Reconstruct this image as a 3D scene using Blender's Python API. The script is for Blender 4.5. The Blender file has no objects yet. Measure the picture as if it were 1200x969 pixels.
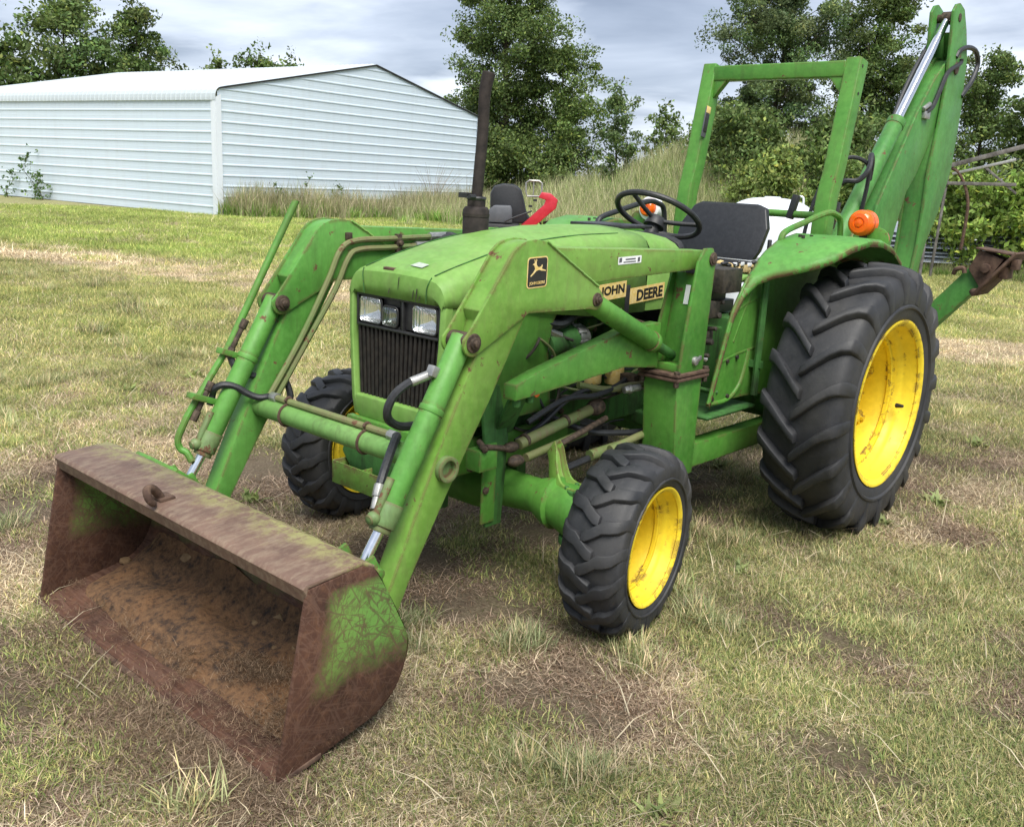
import bpy, bmesh, math, random
import numpy as np
from mathutils import Vector, Matrix
R = math.radians
rng = np.random.default_rng(7)
random.seed(7)
scene = bpy.context.scene
COL = scene.collection

# ------------------------------------------------------------------ camera
cam_d = bpy.data.cameras.new('camera')
cam = bpy.data.objects.new('camera', cam_d)
COL.objects.link(cam)
CAM = Vector((2.5027, -2.5814, 1.5148))
_yaw, _pitch, _roll = .7268, .2439, .0502
_F = Vector((-math.sin(_yaw) * math.cos(_pitch), math.cos(_yaw) * math.cos(_pitch), -math.sin(_pitch)))
_R = Vector((math.cos(_yaw), math.sin(_yaw), 0))
_U = _R.cross(_F)
_R, _U = math.cos(_roll) * _R + math.sin(_roll) * _U, -math.sin(_roll) * _R + math.cos(_roll) * _U
M = Matrix((_R, _U, -_F)).transposed().to_4x4()
M.translation = CAM
cam.matrix_world = M
cam_d.sensor_width = 36
cam_d.sensor_fit = 'HORIZONTAL'
cam_d.lens = 36 * 1107.6 / 1200
cam_d.clip_start = .05
cam_d.clip_end = 2000
scene.camera = cam

# ------------------------------------------------------------------ sky and sun
SUN_EL, SUN_AZ = R(58), Vector((.80, -.60, 0))      # overcast sun, high on the loader's left side
world = bpy.data.worlds.new('World')
scene.world = world
world.use_nodes = True
nt = world.node_tree
nt.nodes.clear()
def N(t, kind, **kw):
    n = t.nodes.new(kind)
    for k, v in kw.items():
        if k.startswith('i_'):
            n.inputs[k[2:].replace('_', ' ')].default_value = v
        else:
            setattr(n, k, v)
    return n
def ramp(t, fac, stops, interp='LINEAR'):
    r = t.nodes.new('ShaderNodeValToRGB')
    r.color_ramp.interpolation = interp
    el = r.color_ramp.elements
    while len(el) < len(stops): el.new(.5)
    for e, (p, c) in zip(el, stops):
        e.position = p
        e.color = c if len(c) == 4 else (*c, 1)
    t.links.new(fac, r.inputs[0])
    return r.outputs[0]
def mixc(t, fac, a, b, mode='MIX'):
    m = t.nodes.new('ShaderNodeMix')
    m.data_type = 'RGBA'
    m.blend_type = mode
    for sock, v in ((m.inputs[0], fac), (m.inputs[6], a), (m.inputs[7], b)):
        if hasattr(v, 'links') or hasattr(v, 'is_linked'): t.links.new(v, sock)
        elif isinstance(v, (int, float)): sock.default_value = v
        else: sock.default_value = v if len(v) == 4 else (*v, 1)
    return m.outputs[2]
def math_(t, op, a, b=None, clamp=False):
    m = t.nodes.new('ShaderNodeMath')
    m.operation = op
    m.use_clamp = clamp
    for i, v in enumerate((a, b)):
        if v is None: continue
        if isinstance(v, (int, float)): m.inputs[i].default_value = v
        else: t.links.new(v, m.inputs[i])
    return m.outputs[0]
sky = N(nt, 'ShaderNodeTexSky', sky_type='NISHITA', sun_disc=False, sun_elevation=SUN_EL,
        sun_rotation=math.atan2(SUN_AZ.x, SUN_AZ.y))
tc = N(nt, 'ShaderNodeTexCoord')
sep = N(nt, 'ShaderNodeSeparateXYZ')
nt.links.new(tc.outputs['Generated'], sep.inputs[0])
zc = math_(nt, 'ADD', math_(nt, 'MAXIMUM', sep.outputs[2], 0.0), .10)
comb = N(nt, 'ShaderNodeCombineXYZ')                       # project the view ray on a flat cloud deck
nt.links.new(math_(nt, 'DIVIDE', sep.outputs[0], zc), comb.inputs[0])
nt.links.new(math_(nt, 'DIVIDE', sep.outputs[1], zc), comb.inputs[1])
n1 = N(nt, 'ShaderNodeTexNoise', i_Scale=.55, i_Detail=6.0, i_Roughness=.52, i_Distortion=.4)
n2 = N(nt, 'ShaderNodeTexNoise', i_Scale=.85, i_Detail=7.0, i_Roughness=.5, i_Distortion=.3)
nt.links.new(comb.outputs[0], n1.inputs['Vector'])
mp = N(nt, 'ShaderNodeMapping')
mp.inputs['Location'].default_value = (3.1, 7.7, 1.0)
nt.links.new(comb.outputs[0], mp.inputs[0])
nt.links.new(mp.outputs[0], n2.inputs['Vector'])
cl = ramp(nt, n1.outputs[0], [(.34, (.080, .095, .128)), (.45, (.122, .140, .178)), (.56, (.180, .200, .240)), (.70, (.285, .305, .338))])
cl = mixc(nt, ramp(nt, n2.outputs[0], [(.48, (0, 0, 0)), (.68, (1, 1, 1))]), cl, (.285, .305, .340))
skyb = mixc(nt, 1.0, sky.outputs[0], (.10, .10, .10), 'MULTIPLY')
fin = mixc(nt, .93, skyb, cl)
bg = N(nt, 'ShaderNodeBackground', i_Strength=1.0)
nt.links.new(fin, bg.inputs[0])
out = N(nt, 'ShaderNodeOutputWorld')
nt.links.new(bg.outputs[0], out.inputs[0])

sun_d = bpy.data.lights.new('sun', 'SUN')
sun_d.energy = 1.5
sun_d.angle = R(36)
sun_d.color = (1, .965, .90)
sun = bpy.data.objects.new('sun', sun_d)
COL.objects.link(sun)
sdir = SUN_AZ.normalized() * math.cos(SUN_EL) + Vector((0, 0, math.sin(SUN_EL)))
sun.rotation_euler = sdir.to_track_quat('Z', 'Y').to_euler()
sun.location = (6, -6, 14)

vs = scene.view_settings
vs.view_transform = 'Standard'
vs.look = 'None'
vs.gamma = 1
vs.exposure = 1.9
scene.cycles.use_denoising = True
scene.cycles.max_bounces = 6
scene.cycles.transparent_max_bounces = 8

# ------------------------------------------------------------------ mesh builder
def catmull(pts, k=6, closed=False):
    P = [Vector(p) for p in pts]
    n = len(P)
    if n < 3 and not closed: return P
    o = []
    for i in range(n if closed else n - 1):
        p0, p1, p2, p3 = (P[(i + j) % n] if closed else P[min(max(i + j, 0), n - 1)] for j in (-1, 0, 1, 2))
        for s in range(k):
            t = s / k
            o.append(.5 * ((2 * p1) + (p2 - p0) * t + (2 * p0 - 5 * p1 + 4 * p2 - p3) * t * t + (3 * p1 - p0 - 3 * p2 + p3) * t ** 3))
    if not closed: o.append(P[-1])
    return o
class B:
    def __init__(s):
        s.v, s.f, s.m = [], [], []
        s.mi = 0
    def add(s, v, f):
        o = len(s.v)
        s.v += [tuple(p) for p in v]
        s.f += [tuple(i + o for i in q) for q in f]
        s.m += [s.mi] * len(f)
        return s
    def prism(s, poly, axis, a, b):
        n = len(poly)
        def pt(p, h): return {'x': (h, p[0], p[1]), 'y': (p[0], h, p[1]), 'z': (p[0], p[1], h)}[axis]
        v = [pt(p, a) for p in poly] + [pt(p, b) for p in poly]
        f = [tuple(range(n)), tuple(range(2 * n - 1, n - 1, -1))] + [(i, (i + 1) % n, n + (i + 1) % n, n + i) for i in range(n)]
        return s.add(v, f)
    def box(s, c, d, rot=None):
        v = [Vector((x, y, z)) for x in (-.5, .5) for y in (-.5, .5) for z in (-.5, .5)]
        v = [Vector((p.x * d[0], p.y * d[1], p.z * d[2])) for p in v]
        if rot is not None: v = [rot @ p for p in v]
        return s.add([p + Vector(c) for p in v], [(0, 1, 3, 2), (4, 6, 7, 5), (0, 4, 5, 1), (2, 3, 7, 6), (0, 2, 6, 4), (1, 5, 7, 3)])
    def bar(s, p0, p1, w, h, up=(0, 0, 1)):
        p0, p1 = Vector(p0), Vector(p1)
        d = p1 - p0
        y = d.normalized()
        x = y.cross(Vector(up)).normalized()
        z = x.cross(y)
        return s.box((p0 + p1) / 2, (w, d.length, h), Matrix((x, y, z)).transposed())
    def tube(s, pts, r, n=8, closed=False, smooth=0, cap=True):
        P = catmull(pts, smooth, closed) if smooth else [Vector(p) for p in pts]
        k = len(P)
        rr = r if hasattr(r, '__len__') else [r] * k
        if hasattr(r, '__len__') and len(r) != k: rr = list(np.interp(np.linspace(0, 1, k), np.linspace(0, 1, len(r)), r))
        T = [((P[(i + 1) % k] if closed or i < k - 1 else P[i]) - (P[i - 1] if closed or i > 0 else P[i])).normalized() for i in range(k)]
        a = T[0].orthogonal().normalized()
        v = []
        for i in range(k):
            a = (a - T[i] * a.dot(T[i])).normalized()
            b = T[i].cross(a)
            for j in range(n):
                t = 2 * math.pi * j / n
                v.append(P[i] + (a * math.cos(t) + b * math.sin(t)) * rr[i])
        f = []
        for i in range(k if closed else k - 1):
            for j in range(n):
                i2, j2 = (i + 1) % k, (j + 1) % n
                f.append((i * n + j, i * n + j2, i2 * n + j2, i2 * n + j))
        if cap and not closed:
            f += [tuple(range(n - 1, -1, -1)), tuple((k - 1) * n + j for j in range(n))]
        return s.add(v, f)
    def cyl(s, p0, p1, r, n=16): return s.tube([p0, p1], r if hasattr(r, '__len__') else [r, r], n)
    def lathe(s, prof, c, n=32, axis='x', closed=False, a0=0, a1=2 * math.pi):
        full = abs(a1 - a0 - 2 * math.pi) < 1e-6
        k = len(prof)
        m = n if full else n + 1
        v = []
        for j in range(m):
            t = a0 + (a1 - a0) * j / n
            for h, r in prof:
                p = {'x': (h, -r * math.cos(t), -r * math.sin(t)), 'y': (r * math.cos(t), h, r * math.sin(t)), 'z': (r * math.cos(t), r * math.sin(t), h)}[axis]
                v.append(Vector(p) + Vector(c))
        f = []
        for j in range(n):
            j2 = (j + 1) % m
            for i in range(k if closed else k - 1):
                i2 = (i + 1) % k
                f.append((j * k + i, j * k + i2, j2 * k + i2, j2 * k + i))
        return s.add(v, f)
    def ball(s, c, r, n=12):
        r = r if hasattr(r, '__len__') else (r, r, r)
        prof = [(-math.cos(math.pi * i / n), max(math.sin(math.pi * i / n), 1e-4)) for i in range(n + 1)]
        o = len(s.v)
        s.lathe(prof, (0, 0, 0), n * 2, 'z')
        for i in range(o, len(s.v)):
            p = s.v[i]
            s.v[i] = (p[0] * r[0] + c[0], p[1] * r[1] + c[1], p[2] * r[2] + c[2])
        return s
    def loft(s, secs, cap=True, closed=True):
        n = len(secs[0])
        v = [p for q in secs for p in q]
        f = []
        for i in range(len(secs) - 1):
            for j in range(n if closed else n - 1):
                j2 = (j + 1) % n
                f.append((i * n + j, i * n + j2, (i + 1) * n + j2, (i + 1) * n + j))
        if cap and closed:
            f += [tuple(range(n - 1, -1, -1)), tuple((len(secs) - 1) * n + j for j in range(n))]
        return s.add(v, f)
    def bolt(s, c, d, r=.012, h=.01):
        c, d = Vector(c), Vector(d).normalized()
        return s.cyl(c, c + d * h, r, 6)
    def mirror(s):
        s.v = [(-p[0], p[1], p[2]) for p in s.v]
        s.f = [tuple(reversed(q)) for q in s.f]
        return s
    def xf(s, M):
        s.v = [tuple(M @ Vector(p)) for p in s.v]
        return s
    def mesh(s, name, mats, bevel=0, seg=2, ang=35, weld=True):
        me = bpy.data.meshes.new(name)
        me.from_pydata([tuple(p) for p in s.v], [], s.f)
        if not isinstance(mats, (list, tuple)): mats = [mats]
        for m in mats: me.materials.append(m)
        me.polygons.foreach_set('material_index', s.m)
        bm = bmesh.new()
        bm.from_mesh(me)
        if weld: bmesh.ops.remove_doubles(bm, verts=bm.verts, dist=1e-5)
        bmesh.ops.recalc_face_normals(bm, faces=bm.faces)
        if bevel:
            es = [e for e in bm.edges if len(e.link_faces) == 2 and e.calc_face_angle(0) > R(32)]
            bmesh.ops.bevel(bm, geom=es, offset=bevel, segments=seg, profile=.5, affect='EDGES', clamp_overlap=True)
        bm.to_mesh(me)
        bm.free()
        me.polygons.foreach_set('use_smooth', [True] * len(me.polygons))
        me.set_sharp_from_angle(angle=R(ang))
        return me
    def build(s, name, mats, parent=None, bevel=0, seg=2, ang=35, label=None, weld=True):
        return link(name, s.mesh(name, mats, bevel, seg, ang, weld), parent, label)
def link(name, me, parent=None, label=None, **props):
    o = bpy.data.objects.new(name, me)
    COL.objects.link(o)
    if parent is not None: o.parent = parent
    if label: o['label'] = label
    for k, v in props.items(): o[k] = v
    return o
def empty(name, loc, label, cat, group=None):
    o = bpy.data.objects.new(name, None)
    COL.objects.link(o)
    o.location = loc
    o.empty_display_size = .2
    o['label'] = label
    o['category'] = cat
    if group: o['group'] = group
    return o

# ------------------------------------------------------------------ materials
def new_mat(name):
    m = bpy.data.materials.new(name)
    m.use_nodes = True
    t = m.node_tree
    return m, t, t.nodes['Principled BSDF']
def objco(t, scale=None):
    c = t.nodes.new('ShaderNodeTexCoord').outputs['Object']
    if scale:
        mp = t.nodes.new('ShaderNodeMapping')
        mp.inputs['Scale'].default_value = scale
        t.links.new(c, mp.inputs[0])
        c = mp.outputs[0]
    return c
def noise(t, co, scale, detail=4, rough=.55, dist=0.0):
    n = N(t, 'ShaderNodeTexNoise', i_Scale=scale, i_Detail=float(detail), i_Roughness=rough, i_Distortion=dist)
    t.links.new(co, n.inputs['Vector'])
    return n.outputs[0]
def bump(t, p, h, strength=.3, dist=.01):
    b = N(t, 'ShaderNodeBump', i_Strength=strength, i_Distance=dist)
    t.links.new(h, b.inputs['Height'])
    t.links.new(b.outputs[0], p.inputs['Normal'])
RUST1, RUST2 = (.075, .034, .018), (.17, .085, .045)
def paint(name, base, fade, rust=.5, rough=.42, dirt=(.050, .052, .020), dirt_amt=.27, edge=True, streak=True, spec=.4):
    """old enamel: fading, dirt, scratches, rust specks and rust along worn edges"""
    m, t, p = new_mat(name)
    co = objco(t)
    c = mixc(t, ramp(t, noise(t, co, 2.3, 5), [(.32, (0, 0, 0)), (.70, (1, 1, 1))]), base, fade)
    c = mixc(t, math_(t, 'MULTIPLY', ramp(t, noise(t, co, 34, 6, .6), [(.40, (0, 0, 0)), (.75, (1, 1, 1))]), .35), c, tuple(x * 1.35 + .01 for x in fade))
    if streak:
        st = noise(t, objco(t, (22, 22, 2.5)), 1.5, 5, .65)
        c = mixc(t, math_(t, 'MULTIPLY', ramp(t, st, [(.50, (0, 0, 0)), (.72, (1, 1, 1))]), dirt_amt), c, dirt)
    blot = noise(t, co, 7.5, 6, .65)
    c = mixc(t, math_(t, 'MULTIPLY', ramp(t, blot, [(.50, (0, 0, 0)), (.70, (1, 1, 1))]), dirt_amt * .8), c, dirt)
    rc = mixc(t, noise(t, co, 60, 4), RUST1, RUST2)
    k = .735 - .14 * rust
    spots = ramp(t, noise(t, co, 13, 9, .72), [(k, (0, 0, 0)), (k + .03, (1, 1, 1))])
    fac = spots
    if edge:
        bv = N(t, 'ShaderNodeBevel', samples=4)
        bv.inputs['Radius'].default_value = .024
        g = t.nodes.new('ShaderNodeNewGeometry')
        d = N(t, 'ShaderNodeVectorMath', operation='DOT_PRODUCT')
        t.links.new(bv.outputs[0], d.inputs[0])
        t.links.new(g.outputs['Normal'], d.inputs[1])
        e = ramp(t, d.outputs['Value'], [(.80, (1, 1, 1)), (.985, (0, 0, 0))])
        e = math_(t, 'MULTIPLY', e, ramp(t, noise(t, co, 14, 7, .7), [(.58 - .16 * rust, (0, 0, 0)), (.63 - .15 * rust, (1, 1, 1))]))
        fac = math_(t, 'MAXIMUM', spots, e)
    c = mixc(t, fac, c, rc)
    t.links.new(c, p.inputs['Base Color'])
    rr = ramp(t, blot, [(.3, (rough,) * 3), (.75, (min(rough + .25, .95),) * 3)])
    t.links.new(mixc(t, fac, rr, (.85, .85, .85)), p.inputs['Roughness'])
    p.inputs['Specular IOR Level'].default_value = spec
    bump(t, p, noise(t, co, 45, 5, .6), .12, .006)
    return m
def plain(name, col, col2=None, rough=.6, metal=0, scale=20, bmp=.15, spec=.5, dist=.006):
    m, t, p = new_mat(name)
    co = objco(t)
    n = noise(t, co, scale, 6, .62)
    c = mixc(t, ramp(t, n, [(.35, (0, 0, 0)), (.68, (1, 1, 1))]), col, col2 or tuple(x * 1.3 for x in col))
    t.links.new(c, p.inputs['Base Color'])
    p.inputs['Roughness'].default_value = rough
    p.inputs['Metallic'].default_value = metal
    p.inputs['Specular IOR Level'].default_value = spec
    if bmp: bump(t, p, n, bmp, dist)
    return m
GREEN = paint('green_enamel', (.045, .180, .020), (.098, .262, .040), rust=.72)
GREENY = paint('faded_green_enamel', (.098, .235, .026), (.172, .312, .058), rust=.85, dirt=(.13, .105, .05))
GREENB = paint('bright_green_enamel', (.058, .212, .028), (.112, .295, .056), rust=.85)
TUBEG = paint('rust_flecked_green', (.085, .225, .042), (.150, .290, .080), rust=.80, dirt_amt=.45)
GREASE = plain('greasy_rusted_pin', (.030, .022, .016), (.115, .080, .055), .7, .2, 55, .5, .4)
SLAT = plain('dusty_grille_slat', (.010, .009, .009), (.034, .028, .023), .7, 0, 30, .2, .3)
HOODG = paint('hood_green_enamel', (.115, .255, .040), (.190, .342, .080), rust=.25, rough=.48, dirt=(.14, .13, .07), dirt_amt=.25, edge=False)
DKGREEN = paint('greasy_green_casting', (.028, .105, .022), (.050, .160, .032), rust=.6, rough=.6, dirt=(.018, .016, .010), dirt_amt=.75, edge=False)
BHGREEN = paint('backhoe_green_enamel', (.040, .165, .028), (.080, .240, .046), rust=.8)
RUSTM = plain('rusty_steel', (.052, .030, .022), (.135, .085, .058), .85, 0, 28, .35, .3)
RUSTG = paint('half_rusted_green', (.10, .20, .06), (.16, .22, .09), rust=1.25, dirt_amt=.5)
PIPE = paint('weathered_green_pipe', (.10, .17, .05), (.17, .17, .07), rust=1.0, dirt=(.16, .12, .07), dirt_amt=.7, edge=False)
RUBBER = plain('black_rubber', (.018, .019, .021), (.030, .031, .034), .62, 0, 60, .2, .4)
HOSE = plain('hydraulic_hose', (.014, .015, .017), (.028, .029, .032), .5, 0, 80, .15, .45)
BLACK = plain('black_plastic', (.016, .016, .017), (.030, .030, .031), .5, 0, 40, .1, .45)
SEATV = plain('black_vinyl', (.011, .0115, .013), (.019, .020, .022), .46, 0, 45, .18, .5)
GRIME = plain('greasy_iron', (.018, .016, .013), (.060, .050, .036), .6, .1, 30, .5, .4)
CHROME = plain('chrome_rod', (.72, .73, .75), (.85, .86, .88), .16, 1.0, 50, 0)
STEEL = plain('dull_steel', (.30, .30, .29), (.46, .45, .42), .45, .8, 40, .2)
BROWN = plain('burnt_exhaust_steel', (.020, .016, .015), (.045, .035, .031), .75, .2, 26, .3, .3)
YELLOW = paint('yellow_rim_enamel', (.70, .50, .020), (.78, .60, .030), rust=.42, rough=.42, dirt=(.34, .22, .04), dirt_amt=.22, streak=False)
FOAM = plain('torn_seat_foam', (.52, .38, .16), (.70, .55, .30), .95, 0, 60, .8, .2)
WHITE = plain('white_sticker', (.72, .74, .75), (.80, .81, .81), .5, 0, 30, 0)
FADED = plain('faded_sticker', (.30, .36, .28), (.50, .54, .48), .6, 0, 40, 0)
DECY = plain('yellow_decal', (.66, .46, .12), (.76, .60, .30), .45, 0, 60, 0)
DECK = plain('black_decal', (.012, .012, .012), (.022, .021, .019), .45, 0, 60, 0)
REDP = plain('red_enamel', (.42, .015, .030), (.52, .030, .045), .35, 0, 12, 0)
GREYP = plain('grey_plastic', (.075, .08, .09), (.10, .105, .115), .45, 0, 12, 0)

def tyre_mat(name='weathered_tyre_rubber', g=1.0):
    m, t, p = new_mat(name)
    co = objco(t)
    n = noise(t, co, 9, 7, .65)
    c = mixc(t, ramp(t, n, [(.35, (0, 0, 0)), (.70, (1, 1, 1))]), tuple(g * q for q in (.013, .014, .016)), tuple(g * q for q in (.032, .033, .037)))
    n2 = noise(t, co, 70, 5, .7)
    c = mixc(t, math_(t, 'MULTIPLY', ramp(t, n2, [(.60, (0, 0, 0)), (.78, (1, 1, 1))]), .35), c, (.12, .115, .105))
    dust = noise(t, co, 3.2, 5, .6)
    c = mixc(t, math_(t, 'MULTIPLY', ramp(t, dust, [(.44, (0, 0, 0)), (.70, (1, 1, 1))]), .42), c, (.075, .070, .062))
    t.links.new(c, p.inputs['Base Color'])
    t.links.new(ramp(t, n, [(.3, (.48,) * 3), (.7, (.72,) * 3)]), p.inputs['Roughness'])
    p.inputs['Specular IOR Level'].default_value = .45
    bump(t, p, n2, .25, .004)
    return m
TYRE = tyre_mat()
TREAD = tyre_mat('worn_tread_rubber', .95)
def cover_mat():
    m, t, p = new_mat('clear_lamp_glass')
    tr = t.nodes.new('ShaderNodeBsdfTransparent')
    gl = N(t, 'ShaderNodeBsdfGlossy', i_Roughness=.06)
    w = N(t, 'ShaderNodeTexWave', i_Scale=26.0, i_Distortion=.6)
    t.links.new(objco(t), w.inputs['Vector'])
    b_ = N(t, 'ShaderNodeBump', i_Strength=.25, i_Distance=.004)
    t.links.new(w.outputs[0], b_.inputs['Height']); t.links.new(b_.outputs[0], gl.inputs['Normal'])
    mx = t.nodes.new('ShaderNodeMixShader'); mx.inputs[0].default_value = .16
    t.links.new(tr.outputs[0], mx.inputs[1]); t.links.new(gl.outputs[0], mx.inputs[2])
    t.links.new(mx.outputs[0], t.nodes['Material Output'].inputs[0])
    return m
COVER = cover_mat()
def glass_lens(name, tint, rough=.12):
    m, t, p = new_mat(name)
    w = N(t, 'ShaderNodeTexWave', i_Scale=38.0, i_Distortion=1.0)
    t.links.new(objco(t), w.inputs['Vector'])
    p.inputs['Base Color'].default_value = (*tint, 1)
    p.inputs['Roughness'].default_value = rough
    p.inputs['Metallic'].default_value = .95
    bump(t, p, w.outputs[0], .35, .004)
    return m
LENS = glass_lens('headlight_glass', (.78, .79, .80))
LENS2 = glass_lens('work_lamp_glass', (.25, .28, .28), .2)
def amber_mat():
    m, t, p = new_mat('amber_lens')
    p.inputs['Base Color'].default_value = (.85, .13, .008, 1)
    p.inputs['Roughness'].default_value = .18
    p.inputs['Subsurface Weight'].default_value = .25
    p.inputs['Subsurface Radius'].default_value = (.02, .006, .002)
    return m
AMBER = amber_mat()
def bucket_mat():
    """bucket: green paint left only high on the side plates, scratched, all else rust"""
    m, t, p = new_mat('rusted_bucket_steel')
    co = objco(t)
    g = t.nodes.new('ShaderNodeSeparateXYZ')
    t.links.new(co, g.inputs[0])
    n = noise(t, co, 6, 8, .68)
    r = mixc(t, ramp(t, n, [(.34, (0, 0, 0)), (.66, (1, 1, 1))]), (.032, .0140, .0090), (.090, .040, .0240))
    r = mixc(t, math_(t, 'MULTIPLY', ramp(t, noise(t, co, 42, 6, .7), [(.48, (0, 0, 0)), (.70, (1, 1, 1))]), .5), r, (.150, .072, .036))
    wob = math_(t, 'MULTIPLY', math_(t, 'SUBTRACT', noise(t, co, 5, 6, .6), .5), .34)
    # paint survives above a slanting line and away from the front and top edges
    a = math_(t, 'ADD', math_(t, 'SUBTRACT', g.outputs[2], .185), math_(t, 'MULTIPLY', wob, .45))
    b = math_(t, 'ADD', math_(t, 'SUBTRACT', math_(t, 'ADD', g.outputs[1], 1.335), math_(t, 'MULTIPLY', g.outputs[2], .19)), math_(t, 'MULTIPLY', wob, .22))
    cc = math_(t, 'ADD', math_(t, 'SUBTRACT', .485, g.outputs[2]), math_(t, 'MULTIPLY', wob, .15))
    mk = math_(t, 'MINIMUM', math_(t, 'MULTIPLY', a, 7.0), math_(t, 'MULTIPLY', b, 14.0))
    mk = math_(t, 'MINIMUM', mk, math_(t, 'MULTIPLY', cc, 30.0), True)
    # long thin scratches in several directions
    ln = None
    for ang, sc_ in ((20, (1, 2.2, 16)), (-38, (1, 2.6, 19)), (62, (1, 2.0, 15)), (-75, (1, 3.0, 21))):
        mp = t.nodes.new('ShaderNodeMapping')
        mp.inputs['Rotation'].default_value = (R(ang), 0, 0)
        mp2 = t.nodes.new('ShaderNodeMapping')
        mp2.inputs['Scale'].default_value = sc_
        t.links.new(co, mp.inputs[0]); t.links.new(mp.outputs[0], mp2.inputs[0])
        q = math_(t, 'ABSOLUTE', math_(t, 'SUBTRACT', noise(t, mp2.outputs[0], 1.6, 3, .5, .6), .5))
        q = ramp(t, q, [(.004, (1, 1, 1)), (.020, (0, 0, 0))])
        ln = q if ln is None else math_(t, 'MAXIMUM', ln, q)
    fray = noise(t, co, 22, 8, .75)
    mk = math_(t, 'MULTIPLY', mk, ramp(t, fray, [(.36, (.35, .35, .35)), (.56, (1, 1, 1))]))
    mk = ramp(t, mk, [(.04, (0, 0, 0)), (.75, (1, 1, 1))])
    mk = math_(t, 'MULTIPLY', mk, math_(t, 'SUBTRACT', 1.0, math_(t, 'MULTIPLY', ln, .72)))
    r = mixc(t, math_(t, 'MULTIPLY', ln, .30), r, (.17, .10, .07))
    gr = mixc(t, math_(t, 'MULTIPLY', math_(t, 'ADD', g.outputs[1], 1.33), 4.5, True), (.120, .125, .030), (.100, .225, .042))
    gr = mixc(t, math_(t, 'MULTIPLY', noise(t, co, 12, 5), .6), gr, (.16, .30, .06))
    t.links.new(mixc(t, mk, r, gr), p.inputs['Base Color'])
    t.links.new(ramp(t, n, [(.3, (.62,) * 3), (.7, (.9,) * 3)]), p.inputs['Roughness'])
    p.inputs['Specular IOR Level'].default_value = .35
    bump(t, p, noise(t, co, 38, 8, .7), .35, .006)
    return m
BUCKET = bucket_mat()
def buckettop_mat():
    m, t, p = new_mat('worn_bucket_top')
    co = objco(t)
    n = noise(t, co, 5, 8, .7)
    r = mixc(t, ramp(t, n, [(.34, (0, 0, 0)), (.66, (1, 1, 1))]), (.088, .050, .037), (.180, .110, .076))
    st = noise(t, objco(t, (30, 9, 30)), 1.6, 6, .7)
    r = mixc(t, math_(t, 'MULTIPLY', ramp(t, st, [(.45, (0, 0, 0)), (.68, (1, 1, 1))]), .6), r, (.26, .20, .135))
    g = t.nodes.new('ShaderNodeSeparateXYZ')
    t.links.new(co, g.inputs[0])
    a = math_(t, 'ADD', math_(t, 'ADD', g.outputs[1], 1.225), math_(t, 'MULTIPLY', math_(t, 'SUBTRACT', n, .5), .42))
    a = math_(t, 'MULTIPLY', math_(t, 'MULTIPLY', a, 7.0, True), ramp(t, noise(t, co, 25, 7, .75), [(.42, (0, 0, 0)), (.56, (1, 1, 1))]))
    r = mixc(t, math_(t, 'MULTIPLY', a, .75), r, (.30, .32, .10))
    t.links.new(r, p.inputs['Base Color'])
    p.inputs['Roughness'].default_value = .72
    bump(t, p, noise(t, co, 50, 7, .7), .3, .005)
    return m
BUCKETTOP = buckettop_mat()

# ================================================================== TRACTOR
tractor = empty('tractor', (0, .8, 0), 'old green compact tractor with rusty front loader bucket, yellow rims and backhoe, parked on grass', 'tractor')
def T(b, name, mat, bevel=0, seg=2, parent=None, ang=35, label=None, weld=True):
    o = b.build(name, mat, None, bevel, seg, ang, label, weld)
    p = parent if parent is not None else tractor
    o.parent = p
    o.matrix_parent_inverse = p.matrix_world.inverted() if p is not tractor else Matrix.Translation((0, -.8, 0))
    return o
bpy.context.view_layer.update()

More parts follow.
